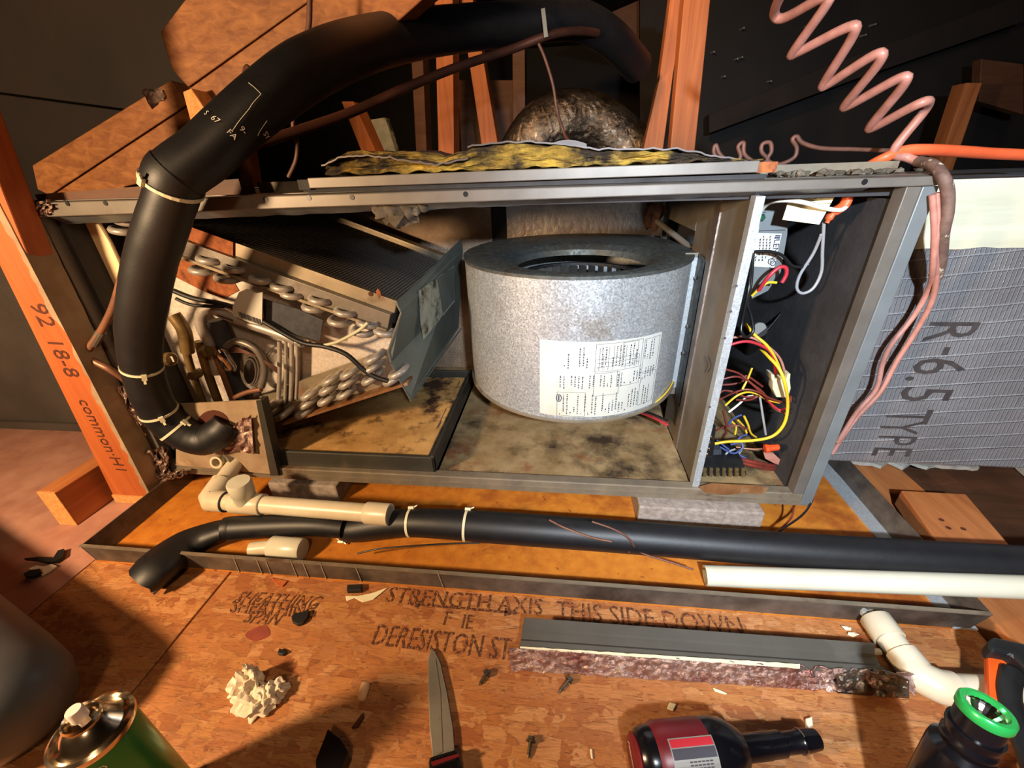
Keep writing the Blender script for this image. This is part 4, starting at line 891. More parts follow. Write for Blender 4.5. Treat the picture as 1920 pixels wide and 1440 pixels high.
pts = [(645, 990, -.112, .0185), (590, 985, -.115, .019), (520, 986, -.12, .020), (445, 990, -.13, .0215), (424, 992, -.135, .021), (385, 1005, -.145, .027), (348, 1022, -.165, .033), (315, 1046, -.195, .037), (290, 1068, -.222, .037), (268, 1090, -.240, .034)]
P4 = cr([px(a, b, y=y_) for a, b, y_, r_ in pts], 6); r4 = []
for i in range(len(pts)-1):
    for k_ in range(6): t_ = k_/6; r4.append(pts[i][3]*(1-t_)+pts[i+1][3]*t_)
r4.append(pts[-1][3])
MB().tube(P4[:25], r4[:25], 22).build('sleeve', m['black'], lf, smooth=60)
tb = MB().tube(P4[24:], r4[24:], 22, flat=.72, hollow=.86)
n_ = 22
last = (len(P4[24:])-1)*n_
for k_ in range(n_):                         # ragged torn mouth
    sh = .012*mnoise.noise(Vector((k_*.9, 2, 0))) - (.03 if k_ in (1, 2, 3) else 0)
    for off in (0, len(P4[24:])*n_): tb.v[last+off+k_] += (P4[-1]-P4[-2]).normalized()*sh
tb.build('torn_end', m['black'], lf, smooth=60)

# pvc bushing in pan
pb = thing('pvc_bushing', 'loose white pvc bushing lying on its side in the pan', 'fitting', (.3, -.17, ZF))
a = px(470, 1030, z=ZF+.022); b = px(508, 1026, z=ZF+.022); c = px(568, 1030, z=ZF+.022)
MB().tube([a, b], .0125, 20, hollow=.8).build('small_end', m['pvc'], pb, smooth=60)
MB().tube([b, b+(c-b)*.04, c-(c-b)*.06, c], [.017, .0195, .0195, .018], 22).build('large_end', m['pvc_white'], pb, smooth=50)
# loose white pipe
wp = MB().tube([px(1322, 1079, z=-.027), px(2260, 1113, z=.038)], .0157, 24, hollow=.86).build('pvc_pipe', m['pvc_white'], smooth=60); tag(wp, 'loose clean white pvc pipe lying in front of the black insulation at right', 'pipe')
# pan drain fitting
pf = thing('pan_drain', 'white pvc drain elbow screwed into the right front of the overflow pan', 'fitting', (1.3, -.23, ZF))
a = px(1640, 1158, z=-.028); b = px(1668, 1198, z=-.03); c = px(1725, 1268, z=-.031); d_ = px(1790, 1292, z=-.031); e = px(1990, 1300, z=-.031)
MB().tube([a, a+(b-a)*.05, b], [.018, .0195, .0195], 22).build('coupling', m['pvc'], pf, smooth=60)
MB().tube([b, b+(c-b)*.45], .0165, 22).build('short_pipe', m['pvc'], pf, smooth=60)
MB().tube(cr([b+(c-b)*.4, b+(c-b)*.75, c, c+(d_-c)*.5+Vector((0, -.004, 0)), d_], 6), .0195, 22).build('elbow', m['pvc'], pf, smooth=60)
MB().tube([d_, e], .0165, 22).build('outlet_pipe', m['pvc'], pf, smooth=60)
MB().blob(a+Vector((-.01, .006, .004)), (.012, .006, .010), 4, .7).build('sealant_blob', m['silver_bits'], pf)
o = MB().tube(cr([px(1614, 1212, z=ZF+.008), px(1628, 1222, z=ZF+.01), px(1650, 1222, z=ZF+.01)], 5), [.006]*6+[.004]*5, 8).build('sealant_string', m['tissue']); tag(o, 'pale curl of dried sealant left of the pan drain elbow', 'scrap')
for (u, v, l_) in ((1587, 1178, 'white paint chip by the pan left of the drain coupling'), (1600, 1190, 'tiny white chip beside the larger paint chip near the drain')):
    o = MB().blob(fl(u, v, .003), (.006, .003, .0025), u, .6, 1).build('paint_chip', m['tissue']); tag(o, l_, 'chip')

# ------------------------------------------------------------------ removed cabinet strip with foil tape
ds = thing('cabinet_strip', 'gray folded cabinet strip edged with torn printed foil tape on the floor', 'panel', (1.05, -.26, ZF))
def lr(a, b, za, zb): return px(*a, z=za), px(*b, z=zb)
rows = [((983, 1158), (1640, 1206), .030), ((980, 1176), (1640, 1226), .030), ((979, 1180), (1642, 1231), .026), ((977, 1198), (1650, 1246), .026), ((977, 1201), (1650, 1249), .030), ((972, 1216), (1690, 1268), .030)]
L_ = [px(*r_[0], z=ZF+r_[2]) for r_ in rows]; R_ = [px(*r_[1], z=ZF+r_[2]) for r_ in rows]
MB().sheet(lambda a, b: L_[round(b*5)]*(1-a)+R_[round(b*5)]*a, 12, 5, (0, 0, -.0015)).build('folded_sheet', m['foamstrip'], ds)
fa = [((952, 1216), .031), ((960, 1258), .002)]; fb = [((1712, 1268), .028), ((1716, 1306), .002)]
def tape(a, b):
    p = px(952+(1715-952)*a, 1217+(1266-1217)*a, z=ZF+.032); q = px(958+(1716-958)*a, 1257+(1306-1257)*a, z=ZF+.002)
    k_ = 1 if a < .72 else 2.6
    r_ = p*(1-b)+q*b; r_.z += .0016*k_*mnoise.noise(Vector((a*60, b*6, 1))); r_.y += .0025*k_*mnoise.noise(Vector((a*45, b*5, 8))); 
    if b == 0: r_.z += .004*max(0, mnoise.noise(Vector((a*30, 0, 3))))*k_
    return r_
MB().sheet(tape, 150, 8, (0, .0015, 0)).build('foil_tape', m['foil_red'], ds, smooth=25)
MB().sheet(lambda a, b: px(975+(1500-975)*a, 1212+(1245-1212)*a+(3+5*a)*b+1.5*mnoise.noise(Vector((a*30, b, 2))), z=ZF+.0335), 60, 2, (0, 0, -.001)).build('tape_residue', m['tagpaper'], ds)
crf = MB().sheet(lambda a, b: px(1570+135*a, 1268-18*math.sin(a*3)*b+10*a+(1-b)*32, z=ZF+.030*(b)+.004+.010*mnoise.noise(Vector((a*7, b*4, 6)))), 24, 10, (0, .001, 0)).build('torn_foil', m['foil_dark'], ds, smooth=25)
text('181B-FX', 'foil_print', m['ink_red'], ds, px(960, 1232, z=ZF+.024), R_[5]-L_[5], (0, -.2, 1), .011, lift=.003)
text('COM1', 'foil_print', m['ink_red'], ds, px(968, 1252, z=ZF+.009), R_[5]-L_[5], (0, -.2, 1), .007, lift=.003)
text('181B-FX  LISTED', 'foil_print', m['ink_red'], ds, px(1400, 1278, z=ZF+.014), R_[5]-L_[5], (0, -.2, 1), .012, lift=.004)

# ------------------------------------------------------------------ stamped print on the floor board
fx = Vector((1, .0, 0)); fy = Vector((0, 1, 0))
def fstamp(s, u, v, size, ang=0, shear=0, sx=.8):
    r_ = Vector((math.cos(R(ang)), math.sin(R(ang)), 0)); up2 = Vector((-r_.y, r_.x, 0))
    return text(s, 'board_stamp', m['ink_osb'], floor, fl(u, v, .0004), r_, up2, size, shear, sx=sx)
fstamp('SHEATHING', 432, 1132, .033, 1, .25); fstamp('SHEATHING', 428, 1148, .033, 1, -.35); fstamp('SPAN', 452, 1168, .03, 1, .2)
fstamp('STRENGTH AXIS', 720, 1128, .038, 0, sx=.9); fstamp('THIS SIDE DOWN', 1042, 1160, .042, -.5, sx=.82); fstamp('F', 828, 1172, .032); fstamp('IE', 862, 1178, .032); fstamp('DERESISTON ST', 692, 1208, .044, -1, sx=.66)
aw = MB(); A_, B_ = fl(760, 1131, .0005), fl(975, 1150, .0005); dA = (B_-A_).normalized(); pA = Vector((-dA.y, dA.x, 0))
def q4(*p): aw.add(p, [tuple(range(len(p)))])
q4(A_+dA*.02-pA*.0022, B_-dA*.02-pA*.0022, B_-dA*.02+pA*.0022, A_+dA*.02+pA*.0022); q4(A_, A_+dA*.024-pA*.007, A_+dA*.024+pA*.007); q4(B_, B_-dA*.024+pA*.007, B_-dA*.024-pA*.007)
aw.build('board_stamp', m['ink_osb'], floor, fix=False)
for (u, v, ru, rv) in ((485, 1188, .018, .011),):
    o = MB().prism([fl(u, v, .0003)+Vector((math.cos(a_)*ru*(1+.25*mnoise.noise(Vector((a_, 1, 1)))), math.sin(a_)*rv*(1+.3*mnoise.noise(Vector((a_, 4, 1)))), 0)) for a_ in [i*math.pi/9 for i in range(18)]], (0, 0, .0003)).build('primer_stain', mat('purple_primer', '#7c3428', '#8c4030', .7, 0, 40), floor)

# ------------------------------------------------------------------ loose things on the floor
def bit(pts, h, mt, name, label, cat='scrap'):
    o = MB().prism([fl(u, v, .0006) for u, v in pts], (0, 0, h)).build(name, m[mt], bevel=.0008); tag(o, label, cat); return o
bit([(548, 1160), (556, 1152), (565, 1154), (572, 1150), (578, 1147), (582, 1150), (578, 1162), (570, 1172), (560, 1175), (550, 1170)], .006, 'blackmatte', 'foam_chip', 'black foam chip with a tail on the board left of the arrow stamp')
bit([(522, 1229), (525, 1219), (533, 1222), (540, 1226), (532, 1231)], .005, 'blackmatte', 'foam_chip', 'tiny black foam chip above the tissue')
bit([(653, 1102), (680, 1101), (679, 1112), (652, 1113)], .008, 'blackmatte', 'foam_chip', 'small black rubber block against the front of the pan')
bit([(648, 1118), (672, 1118), (700, 1112), (722, 1104), (728, 1102), (700, 1125), (680, 1130), (665, 1122), (650, 1128)], .0015, 'tagpaper', 'wood_splinter', 'pale split wood sliver in front of the pan')
bit([(507, 1084), (540, 1090), (530, 1101), (521, 1099)], .002, 'stud', 'wood_splinter', 'brown wood sliver under the pan front over the stamp')
bit([(1495, 1060), (1500, 1058)] and [(1255, 1318), (1268, 1321), (1262, 1334), (1250, 1330)], .002, 'tagpaper', 'wood_splinter', 'tiny pale splinter right of the small screw')
bit([(1336, 1290), (1348, 1294), (1364, 1301), (1360, 1303), (1340, 1297)], .0015, 'tagpaper', 'wood_splinter', 'pale wood splinter below the foil taped strip')
bit([(1106, 1405), (1110, 1404), (1112, 1424), (1108, 1422)], .0015, 'tagpaper', 'wood_splinter', 'thin pale splinter left of the red drill')
bit([(1613, 974), (1640, 981), (1662, 997), (1650, 994), (1632, 989), (1615, 981)], .0015, 'tagpaper', 'wood_splinter', 'pale peeled splinter inside the right end of the pan')
bit([(665, 1362), (680, 1342), (684, 1346), (672, 1366), (660, 1368)], .006, 'ink_stud', 'bark_chip', 'dark slim bark chip left of the knife')
bit([(1508, 1352), (1520, 1348), (1522, 1364), (1510, 1368)], .006, 'tissue', 'tissue_scrap', 'small white crumb above the drill bit')
bit([(600, 1440), (622, 1382), (645, 1400), (660, 1425), (640, 1470), (600, 1470)], .02, 'blackgloss', 'dark_floor_piece', 'dark pointed piece at the bottom edge left of the knife', 'tool')  # dark pointed block on the floor board
ts = MB()
for (u, v, r_, h) in ((455, 1290, .015, .014), (470, 1280, .013, .022), (462, 1310, .015, .012), (485, 1318, .016, .012), (505, 1305, .013, .013), (522, 1292, .011, .010), (472, 1270, .007, .024)):
    ts.blob(fl(u, v, h*.55), (r_*1.1, r_, h*1.05), u, .42, 4, 2.3)
o = ts.build('crumpled_tissue', m['tissue'], smooth=32); tag(o, 'crumpled white tissue on the board right of the spray can', 'tissue')
ep = fl(682, 1297, .006); o = MB().lathe([(.003, 0), (.0055, .002), (.0062, .014), (.0055, .019), (.002, .021)], ep+Vector((.001, -.010, 0)), (-.12, 1, .0), 14).build('earplug', m['earplug'], smooth=50); tag(o, 'small tan foam earplug left of the knife', 'earplug')
# screws
def screw(u, v, ang, label, ln=.016, tilt=.15):
    b = fl(u, v, .0045); t = thing('hex_screw', label, 'screw', b, 'loose screws on the floor board'); d_ = Vector((math.cos(ang), math.sin(ang), -tilt)).normalized()
    MB().lathe([(.0062, -.0005), (.0062, .0006), (.0042, .0006), (.0042, -.0045), (.0, -.0045)], b, d_, 6).build('head', m['screw'], t)
    MB().tube([b+d_*.0006, b+d_*ln*.8, b+d_*ln], [.0022, .002, .0004], 8).build('shank', m['screw'], t)
screw(912, 1263, -2.1, 'loose hex screw on the board right of the knife tip'); screw(1066, 1275, -2.3, 'loose hex screw under the left end of the foil taped strip', .02)
screw(995, 1390, -1.7, 'loose hex screw between the knife and the drill'); 
# knife
kn = thing('folding_knife', 'gray steel knife blade lying on the board with a red and black handle', 'knife', fl(815, 1330))
kz = .004
bl_ = [(809, 1217), (818, 1228), (826, 1246), (838, 1300), (850, 1370), (853, 1415), (812, 1424), (806, 1370), (803, 1290), (803, 1240)]
MB().prism([px(u, v, z=ZF+kz) for u, v in bl_], (0, 0, .003)).build('blade', m['knife'], kn, bevel=.001)
MB().prism([px(u, v, z=ZF+kz+.0031) for u, v in ((817, 1236), (826, 1300), (830, 1410), (812, 1421), (808, 1370), (806, 1290), (807, 1240))], (0, 0, .0006)).build('blade_flat', m['knife'], kn)
MB().prism([px(u, v, z=ZF) for u, v in ((806, 1432), (862, 1415), (868, 1450), (872, 1530), (812, 1530))], (0, 0, .018)).build('handle', m['blackgloss'], kn, bevel=.004)
MB().prism([px(u, v, z=ZF+.0185) for u, v in ((808, 1430), (860, 1414), (861, 1420), (812, 1438))], (0, 0, .002)).build('red_collar', m['redplastic'], kn)
# spray can
cc = px(168, 1362, d=.365); sp = thing('spray_can', 'green aerosol spray can with white nozzle standing at the lower left', 'spray can', (cc.x, cc.y, ZF))
zt = cc.z; rc = .0285
MB().lathe([(rc-.003, ZF), (rc, ZF+.004), (rc, zt-.012), (rc-.001, zt-.008)], (cc.x, cc.y, 0), n=40).build('body', m['can'], sp, smooth=50)
MB().lathe([(rc, zt-.011), (rc+.0018, zt-.008), (rc+.0018, zt-.003), (rc-.001, zt-.001), (rc-.004, zt-.004), (rc-.008, zt+.001), (rc-.012, zt+.007), (rc-.0155, zt+.010), (rc-.0155, zt+.0125), (.0128, zt+.0135)], (cc.x, cc.y, 0), n=40, cap=False).build('dome', m['tin'], sp, smooth=40)
MB().lathe([(.0128, zt+.012), (.0138, zt+.0145), (.0128, zt+.017), (.0112, zt+.015), (.009, zt+.007), (.004, zt+.006), (0, zt+.006)], (cc.x, cc.y, 0), n=32, cap=False).build('valve_cup', m['tin'], sp, smooth=40)
MB().lathe([(.0036, zt+.006), (.0036, zt+.0145), (.006, zt+.0155), (.006, zt+.027), (.0052, zt+.0282), (0, zt+.0282)], (cc.x, cc.y, 0), n=20).build('nozzle', m['nozzle'], sp, smooth=40)
def canp(u_, v_):
    a = -.75 + u_/rc; return Vector((cc.x+(rc+.0004)*math.cos(a), cc.y+(rc+.0004)*math.sin(a), zt-.02+v_))
text('CLEAN', 'can_print', m['white_ink'], sp, (0, 0, 0), (1, 0, 0), (0, 0, 1), .011, bend=lambda x, y: canp(y-.004, -x+.002))
# gray wrapped thing at left edge
g = thing('gray_sleeve', 'smooth dark gray fabric covered roll at the lower left edge behind the spray can', 'roll', fl(0, 1330))
ga, gb = px(-330, 985, z=ZF+.066), px(42, 1362, z=ZF+.066); gd = gb-ga
MB().tube([ga, ga+gd*.5, ga+gd*.86, ga+gd*.93, ga+gd*.97, gb], [.066, .066, .066, .064, .056, .03], 36).build('roll', m['greyfab'], g, smooth=60)
# drill
dl = thing('cordless_driver', 'dark red and black cordless driver lying at the bottom edge', 'drill', fl(1280, 1420))
az = ZF+.036; a0_ = px(1190, 1424, z=az); a1_ = px(1390, 1404, z=az-.004); a2_ = px(1532, 1386, z=az-.012); ax = (a1_-a0_).normalized(); Ld = (a1_-a0_).length
MB().lathe([(.019, 0), (.026, .006), (.029, .014), (.029, .022)], a0_, ax, 28).build('rear_cap', m['blackgloss'], dl, smooth=40)
MB().lathe([(.020, -.002), (.024, .001), (.022, .004)], a0_, ax, 28).build('rear_badge', m['redplastic'], dl, smooth=40)
MB().lathe([(.029, .02), (.032, .026), (.032, Ld*.62), (.031, Ld*.68)], a0_, ax, 28).build('body', m['redplastic'], dl, smooth=40)
MB().lathe([(.0315, Ld*.64), (.032, Ld*.72), (.029, Ld*.86), (.022, Ld*.95), (.018, Ld)], a0_, ax, 28).build('nose', m['blackgloss'], dl, smooth=40)
MB().lathe([(.013, 0), (.013, .03), (.0125, .032), (.0125, .048), (.0105, .05), (.0105, (a2_-a1_).length-.024), (.012, (a2_-a1_).length-.022), (.010, (a2_-a1_).length-.001), (.006, (a2_-a1_).length)], a1_, (a2_-a1_), 20).build('bit_holder', m['blackgloss'], dl, smooth=40)
MB().lathe([(.0126, 0), (.0126, .0012)], a1_+(a2_-a1_)*.76, (a2_-a1_), 20).build('steel_ring', m['chrome'], dl)
sd = (CAM-a0_); sd = (sd-ax*sd.dot(ax)).normalized()
text('Milwaukee', 'badge_script', m['white_ink'], dl, a0_-ax*.0026-sd*.002, sd.cross(-ax), sd, .0075, .35, 'CENTER')
hb = a0_+ax*(Ld*.4)
MB().hexa([hb+Vector((-.018, -.11, -.03)), hb+Vector((.03, -.11, -.03)), hb+Vector((.03, -.02, -.03)), hb+Vector((-.018, -.02, -.03)), hb+Vector((-.018, -.11, .02)), hb+Vector((.03, -.11, .02)), hb+Vector((.03, -.02, .026)), hb+Vector((-.018, -.02, .026))]).build('grip', m['redplastic'], dl, bevel=.008)
def onbody(s_, ang, lift=.0006):
    side = (CAM-(a0_+ax*Ld*.5)); side = (side-ax*side.dot(ax)).normalized(); q = Matrix.Rotation(ang, 4, ax) @ side
    return a0_+ax*s_+q*(.032+lift)
def lblp(s0, s1, t0, t1, lift, mt, name, par):
    return MB().sheet(lambda a, b: onbody(s0+(s1-s0)*a, t0+(t1-t0)*b, lift), 4, 8, None).build(name, m[mt], par)
# label: red band, black field, silver block
tst = (onbody(.05, .2)-onbody(.05, 0)); sg = 1 if tst.z < 0 or tst.y < 0 else -1
lbd = lblp(Ld*.26, Ld*.66, -.42*sg, .52*sg, .0006, 'silver_bits', 'rating_label', dl)
lblp(Ld*.27, Ld*.65, -.38*sg, -.17*sg, .001, 'red', 'label_band', lbd)
lblp(Ld*.27, Ld*.65, -.14*sg, .12*sg, .001, 'ink', 'label_field', lbd)
tx = MB()
for j in range(4):
    for i in range(6): 
        s0 = Ld*(.40+.035*i); t0 = (.18+.08*j)*sg; q = [onbody(s0, t0, .0012), onbody(s0+Ld*.026, t0, .0012), onbody(s0+Ld*.026, t0+.03*sg, .0012), onbody(s0, t0+.03*sg, .0012)]; tx.add(q, [(0, 1, 2, 3)])
stuff(tx.build('label_type', m['ink'], lbd, fix=False))
# flashlight
fc = px(1852, 1326, d=.35); fz = fc.z; ft = thing('flashlight', 'black flashlight with a green bezel ring standing at the lower right', 'flashlight', (fc.x, fc.y, ZF))
rf_ = .0178; fz = 0.0; AX = Vector((.10, .20, .97)).normalized(); fxy = fc; FB = -(fc.z-ZF)
MB().lathe([(rf_-.002, fz-.0095), (rf_, fz-.009), (rf_+.0006, fz-.008), (rf_+.0006, fz-.002), (rf_-.0008, fz), (rf_-.004, fz), (rf_-.0045, fz-.006)], fxy, AX, n=48, cap=False).build('bezel_ring', m['green'], ft, smooth=40)
mb = MB(); rr_ = []
for i in range(9):
    rr_.append((max(.003, (rf_-.0042)*(1-(i/8)**1.6)), fz-.004-.016*(i/8)))
mb.lathe(rr_, fxy, AX, n=24, cap=False); mb.build('reflector', m['reflector'], ft)
MB().lathe([(.0028, fz-.021), (.0028, fz-.0175), (0, fz-.017)], fxy, AX, n=12).build('led', m['yellow'], ft)
MB().lathe([(rf_-.001, fz-.027), (rf_-.001, fz-.010)], fxy, AX, n=40, cap=False).build('head', m['blackgloss'], ft, smooth=40)
MB().lathe([(.022, FB), (.0235, FB+.004), (.0235, fz-.058), (.0228, fz-.052), (.0172, fz-.047), (.0172, fz-.044), (.0186, fz-.042), (.0186, fz-.038), (.0172, fz-.036), (.0172, fz-.033), (.0188, fz-.029), (.0188, fz-.025)], fxy, AX, n=40).build('body', m['blackgloss'], ft, smooth=35)
fq = Vector((0, 0, 1)).rotation_difference(AX)
def ftp(u_, v_, lift=.0004):
    a = R(-135)+u_/.0235; return fc + fq @ Vector(((.0235+lift)*math.cos(a), (.0235+lift)*math.sin(a), v_))
fr_ = MB()
for (u0, u1, v0, v1) in ((0, .026, fz-.070, fz-.066), (0, .003, fz-.12, fz-.066), (.023, .026, fz-.12, fz-.066)):
    fr_.sheet(lambda a, b: ftp(u0+(u1-u0)*a, v0+(v1-v0)*b), 6, 2, None)
fr_.build('body_label', m['silver_bits'], ft)
# orange and black saw / stapler at right
og_ = thing('orange_hand_tool', 'black and orange hand tool with a loop handle at the lower right edge', 'tool', fl(1900, 1290))
def at(u, v, dz): return px(u, v, z=ZF+dz)
MB().prism([at(u, v, .045) for u, v in ((1836, 1222), (1846, 1212), (1935, 1232), (1990, 1260), (1990, 1330), (1935, 1300), (1880, 1245), (1842, 1238))], (0, 0, .022)).build('black_frame', m['blackmatte'], og_, bevel=.004)
MB().prism([at(u, v, .040) for u, v in ((1842, 1232), (1880, 1250), (1888, 1320), (1892, 1345), (1845, 1318), (1843, 1270))], (0, 0, .012)).build('orange_body', m['orangeplastic'], og_, bevel=.003)
MB().tube(cr([at(1895, 1262, .05), at(1890, 1300, .05), at(1900, 1345, .05), at(1925, 1400, .05), at(1950, 1470, .05)], 6), .011, 14).build('handle', m['blackmatte'], og_, smooth=60)
MB().prism([at(u, v, .03) for u, v in ((1905, 1345), (1960, 1330), (1960, 1460), (1905, 1440), (1912, 1390))], (0, 0, .014)).build('orange_grip', m['orangeplastic'], og_, bevel=.003)

# ------------------------------------------------------------------ right hand duct
rdct = thing('return_duct', 'foil faced return duct printed R-6.5 TYPE at the right of the cabinet', 'duct', (1.8, .3, .05))
YD = .045
MB().box(1.302, 3.2, YD, .62, .062, .522).build('foil_wrap', m['duct'], rdct, bevel=.004)
MB().sheet(lambda a, b: (1.303+1.4*a, YD-.0015, .437-.012*(1-a)*0+.004*mnoise.noise(Vector((a*40, 1, 1)))*(1-b)+.088*b+.0*a), 80, 3, (0, .001, 0)).build('cream_tape', m['tape'], rdct)
MB().box(1.303, 2.7, YD-.0012, YD+.05, .523, .5245).build('top_tape', m['plenum'], rdct)
dsc = (0, 0, 1)
for s_, u, v, sz in (('R', 1748, 598, .10), ('-', 1752, 648, .09), ('6', 1722, 668, .11), ('.', 1702, 702, .11), ('5', 1697, 722, .11), ('T', 1668, 766, .10), ('Y', 1657, 788, .09), ('P', 1650, 814, .09), ('E', 1642, 836, .09)):
    text(s_, 'duct_print', m['ink_duct'], rdct, px(u, v, y=YD-.0006), (0, 0, -1), (1, 0, 0), sz, lift=0, sx=.5 if s_ in 'TYPE' else .62)
text('181B', 'duct_print', m['ink_red'], rdct, px(1716, 470, y=YD-.0006), (1, 0, 0), (0, 0, 1), .03, lift=0)
# ------------------------------------------------------------------ cables above and right
z_ = [(1475, -30), (1452, 22), (1470, 34), (1545, -6), (1550, 8), (1488, 96), (1496, 98), (1588, 52), (1600, 66), (1546, 154), (1554, 157), (1640, 103), (1648, 118), (1587, 194), (1596, 196), (1686, 147), (1694, 160), (1634, 234), (1642, 237), (1726, 193), (1736, 204), (1676, 282), (1700, 295), (1722, 304)]
pts = [(u, v, .09+(.03 if i % 4 in (1, 2) else -.03)*(1 if i < 20 else .2)) for i, (u, v) in enumerate(z_)]
wire(pts, .09, .0058, 'pinkwire', 'pink coiled thermostat cable springing up at the top right', 'coiled_cable', cat='cable', n=10, seg=6)
wire([(1345, 300), (1338, 285), (1342, 272), (1350, 290), (1372, 306), (1388, 295), (1384, 275), (1394, 268), (1396, 290), (1420, 306), (1440, 300), (1428, 285), (1430, 270), (1444, 268), (1446, 285), (1438, 300), (1460, 308), (1488, 296), (1494, 278), (1486, 262), (1494, 256), (1505, 268), (1540, 278), (1600, 280), (1680, 283)], .2, .0034, 'brownwire', 'brown curly wire looping along the cabinet top at right', 'curly_wire', cat='cable')
wire([(1755, 362, -.016), (1758, 420, -.018), (1753, 470, -.015), (1756, 520, .0), (1745, 570, .01), (1715, 625, .02), (1680, 680, .022), (1650, 735, .02), (1600, 790, .02), (1560, 850, .02)], 0, .0036, 'pinkwire', 'pink cable hanging down the duct, the one on the right lower down', 'hanging_cable', cat='cable', n=9)
wire([(1748, 365, -.017), (1752, 430, -.018), (1749, 500, -.01), (1742, 540, .012), (1715, 590, .02), (1672, 645, .02), (1655, 680, .02), (1642, 730, .018), (1605, 775, .016), (1570, 830, .015)], 0, .0036, 'pinkwire', 'pink cable hanging down the duct, the one on the left lower down', 'hanging_cable', cat='cable', n=9)
wire([(1722, 303, .03), (1750, 310, .0), (1768, 332, -.02), (1777, 360, -.022), (1776, 400, -.022), (1768, 440, -.018), (1764, 490, -.006), (1756, 520, .004)], 0, .0064, 'frayed', 'brown frayed cable bundle draped over the top right cabinet corner', 'frayed_cable', cat='cable', n=10)
oc = MB().tube(cr([px(1628, 312, y=.12), px(1655, 298, y=.1), px(1690, 284, y=.1), px(1730, 281, y=.1), px(1800, 284, y=.12), px(1860, 288, y=.14), px(1960, 292, y=.16)], 6), .0088, 12, flat=.75).build('orange_cable', m['orange'], smooth=60); tag(oc, 'thick orange electrical cable lying across the cabinet and duct top', 'cable')
ot = MB().tube(cr([px(1592, 362, y=.05), px(1582, 385, y=.05), px(1560, 400, y=.05), px(1550, 418, y=.05)], 6), [.009]*12+[.007]*4+[.004]*3, 12, flat=.7).build('orange_cable_end', m['orange'], smooth=60); tag(ot, 'stripped end of orange cable inside the control compartment', 'cable')

# ------------------------------------------------------------------ control compartment
cp = thing('control_cover', 'narrow gray control cover with a rating label beside the partition', 'cover', px(1445, 540, y=.09))
YC = .10
MB().prism([px(u, v, y=YC) for u, v in ((1424, 355), (1480, 355), (1476, 440), (1464, 510), (1440, 545), (1410, 560), (1402, 500), (1412, 420))], (0, .004, 0)).build('cover_sheet', m['ctrl'], cp)
MB().bar(px(1424, 399, y=YC-.001), px(1436, 398, y=YC-.001), .001, .001, (0, 1, 0)).build('seam', m['ink'], cp); MB().bar(px(1412, 433, y=YC-.001), px(1472, 431, y=YC-.001), .001, .001, (0, 1, 0)).build('seam', m['ink'], cp)
MB().lathe([(.006, 0), (.006, .002), (.004, .004)], px(1427, 408, y=YC), (0, -1, 0), 6).build('ground_screw', m['green_screw'], cp)
lb2 = MB().prism([px(u, v, y=YC-.0006) for u, v in ((1414, 437), (1466, 438), (1452, 502), (1414, 500))], (0, .0006, 0)).build('rating_label', m['paper'], cp)
dn = (px(1455, 500, y=YC)-px(1466, 440, y=YC)).normalized(); rt = Vector((1, 0, 0))
text('LENNOX', 'logo_print', m['logo'], lb2, px(1452, 449, y=YC-.0012), dn, (1, 0, .1), .0125, lift=0)
lg = MB()
lg.prism([px(u, v, y=YC-.0012) for u, v in ((1454, 441), (1464, 441), (1463, 443), (1454, 443))], (0, -.0002, 0)); lg.prism([px(u, v, y=YC-.0012) for u, v in ((1453, 444), (1463, 444), (1462, 446), (1455, 446), (1454, 448), (1452, 448))], (0, -.0002, 0)); lg.prism([px(u, v, y=YC-.0012) for u, v in ((1456, 447), (1462, 447), (1462, 448.5), (1455, 448.5))], (0, -.0002, 0))
lg.build('logo_mark', m['logo'], lb2)
tx = MB()
for j in range(5):
    for i in range(9):
        if rnd.random() < .2: continue
        a = px(1419+j*6.2-.35*i, 442+i*5.5, y=YC-.0011); tx.box(a.x, a.x+.0012+.0008*rnd.random(), YC-.0013, YC-.0011, a.z-.003, a.z)
stuff(tx.build('label_type', m['ink'], lb2))
og = MB(); c0 = px(1446, 490, y=YC-.0012); og.tube([c0+Vector((.0045*math.cos(a), 0, .0045*math.sin(a))) for a in [i*math.pi/8 for i in range(17)]], .0005, 5); og.tube([c0+Vector((-.001, 0, .002)), c0+Vector((-.001, 0, -.002)), c0+Vector((.0015, 0, -.002))], .0005, 5); og.build('approval_mark', m['ink'], lb2)
tg = thing('paper_tag', 'yellowed handwritten paper tag hanging in the control compartment', 'tag', px(1515, 390, y=.04))
MB().sheet(lambda a, b: px((1487-20*b)*(1-a)+(1578-42*b)*a, (350+62*b)*(1-a)+(345+76*b)*a, y=.045+.006*math.sin(a*4+b)), 12, 8, (0, .0006, 0)).build('tag', m['tagpaper'], tg)
def tagp(u, v): return px(u, v, y=.036)
text('Allowable', 'tag_print', m['ink'], tg, tagp(1502, 369), (1, 0, -.03), (0, 0, 1), .0095, .2, lift=0); text('18-13-015-14', 'tag_print', m['ink'], tg, tagp(1487, 375), (1, 0, -.03), (0, 0, 1), .0055, lift=0)
MB().bar(tagp(1490, 378), tagp(1560, 381), .0005, .0005, (0, 1, 0)).build('tag_line', m['ink'], tg)
tf = thing('terminal_strip', 'black screw terminal strip beside the partition foot', 'terminal strip', px(1335, 850, y=.05))
MB().prism([px(u, v, y=.045) for u, v in ((1330, 800), (1342, 800), (1336, 866), (1312, 866))], (0, .02, 0)).build('strip_body', m['blackmatte'], tf)
for (u, v) in ((1334, 820), (1331, 831), (1329, 842), (1326, 852)): MB().lathe([(.0036, 0), (.0036, .002), (.002, .003)], px(u, v, y=.0445), (0, -1, .2), 8).build('screw', m['chrome'], tf)
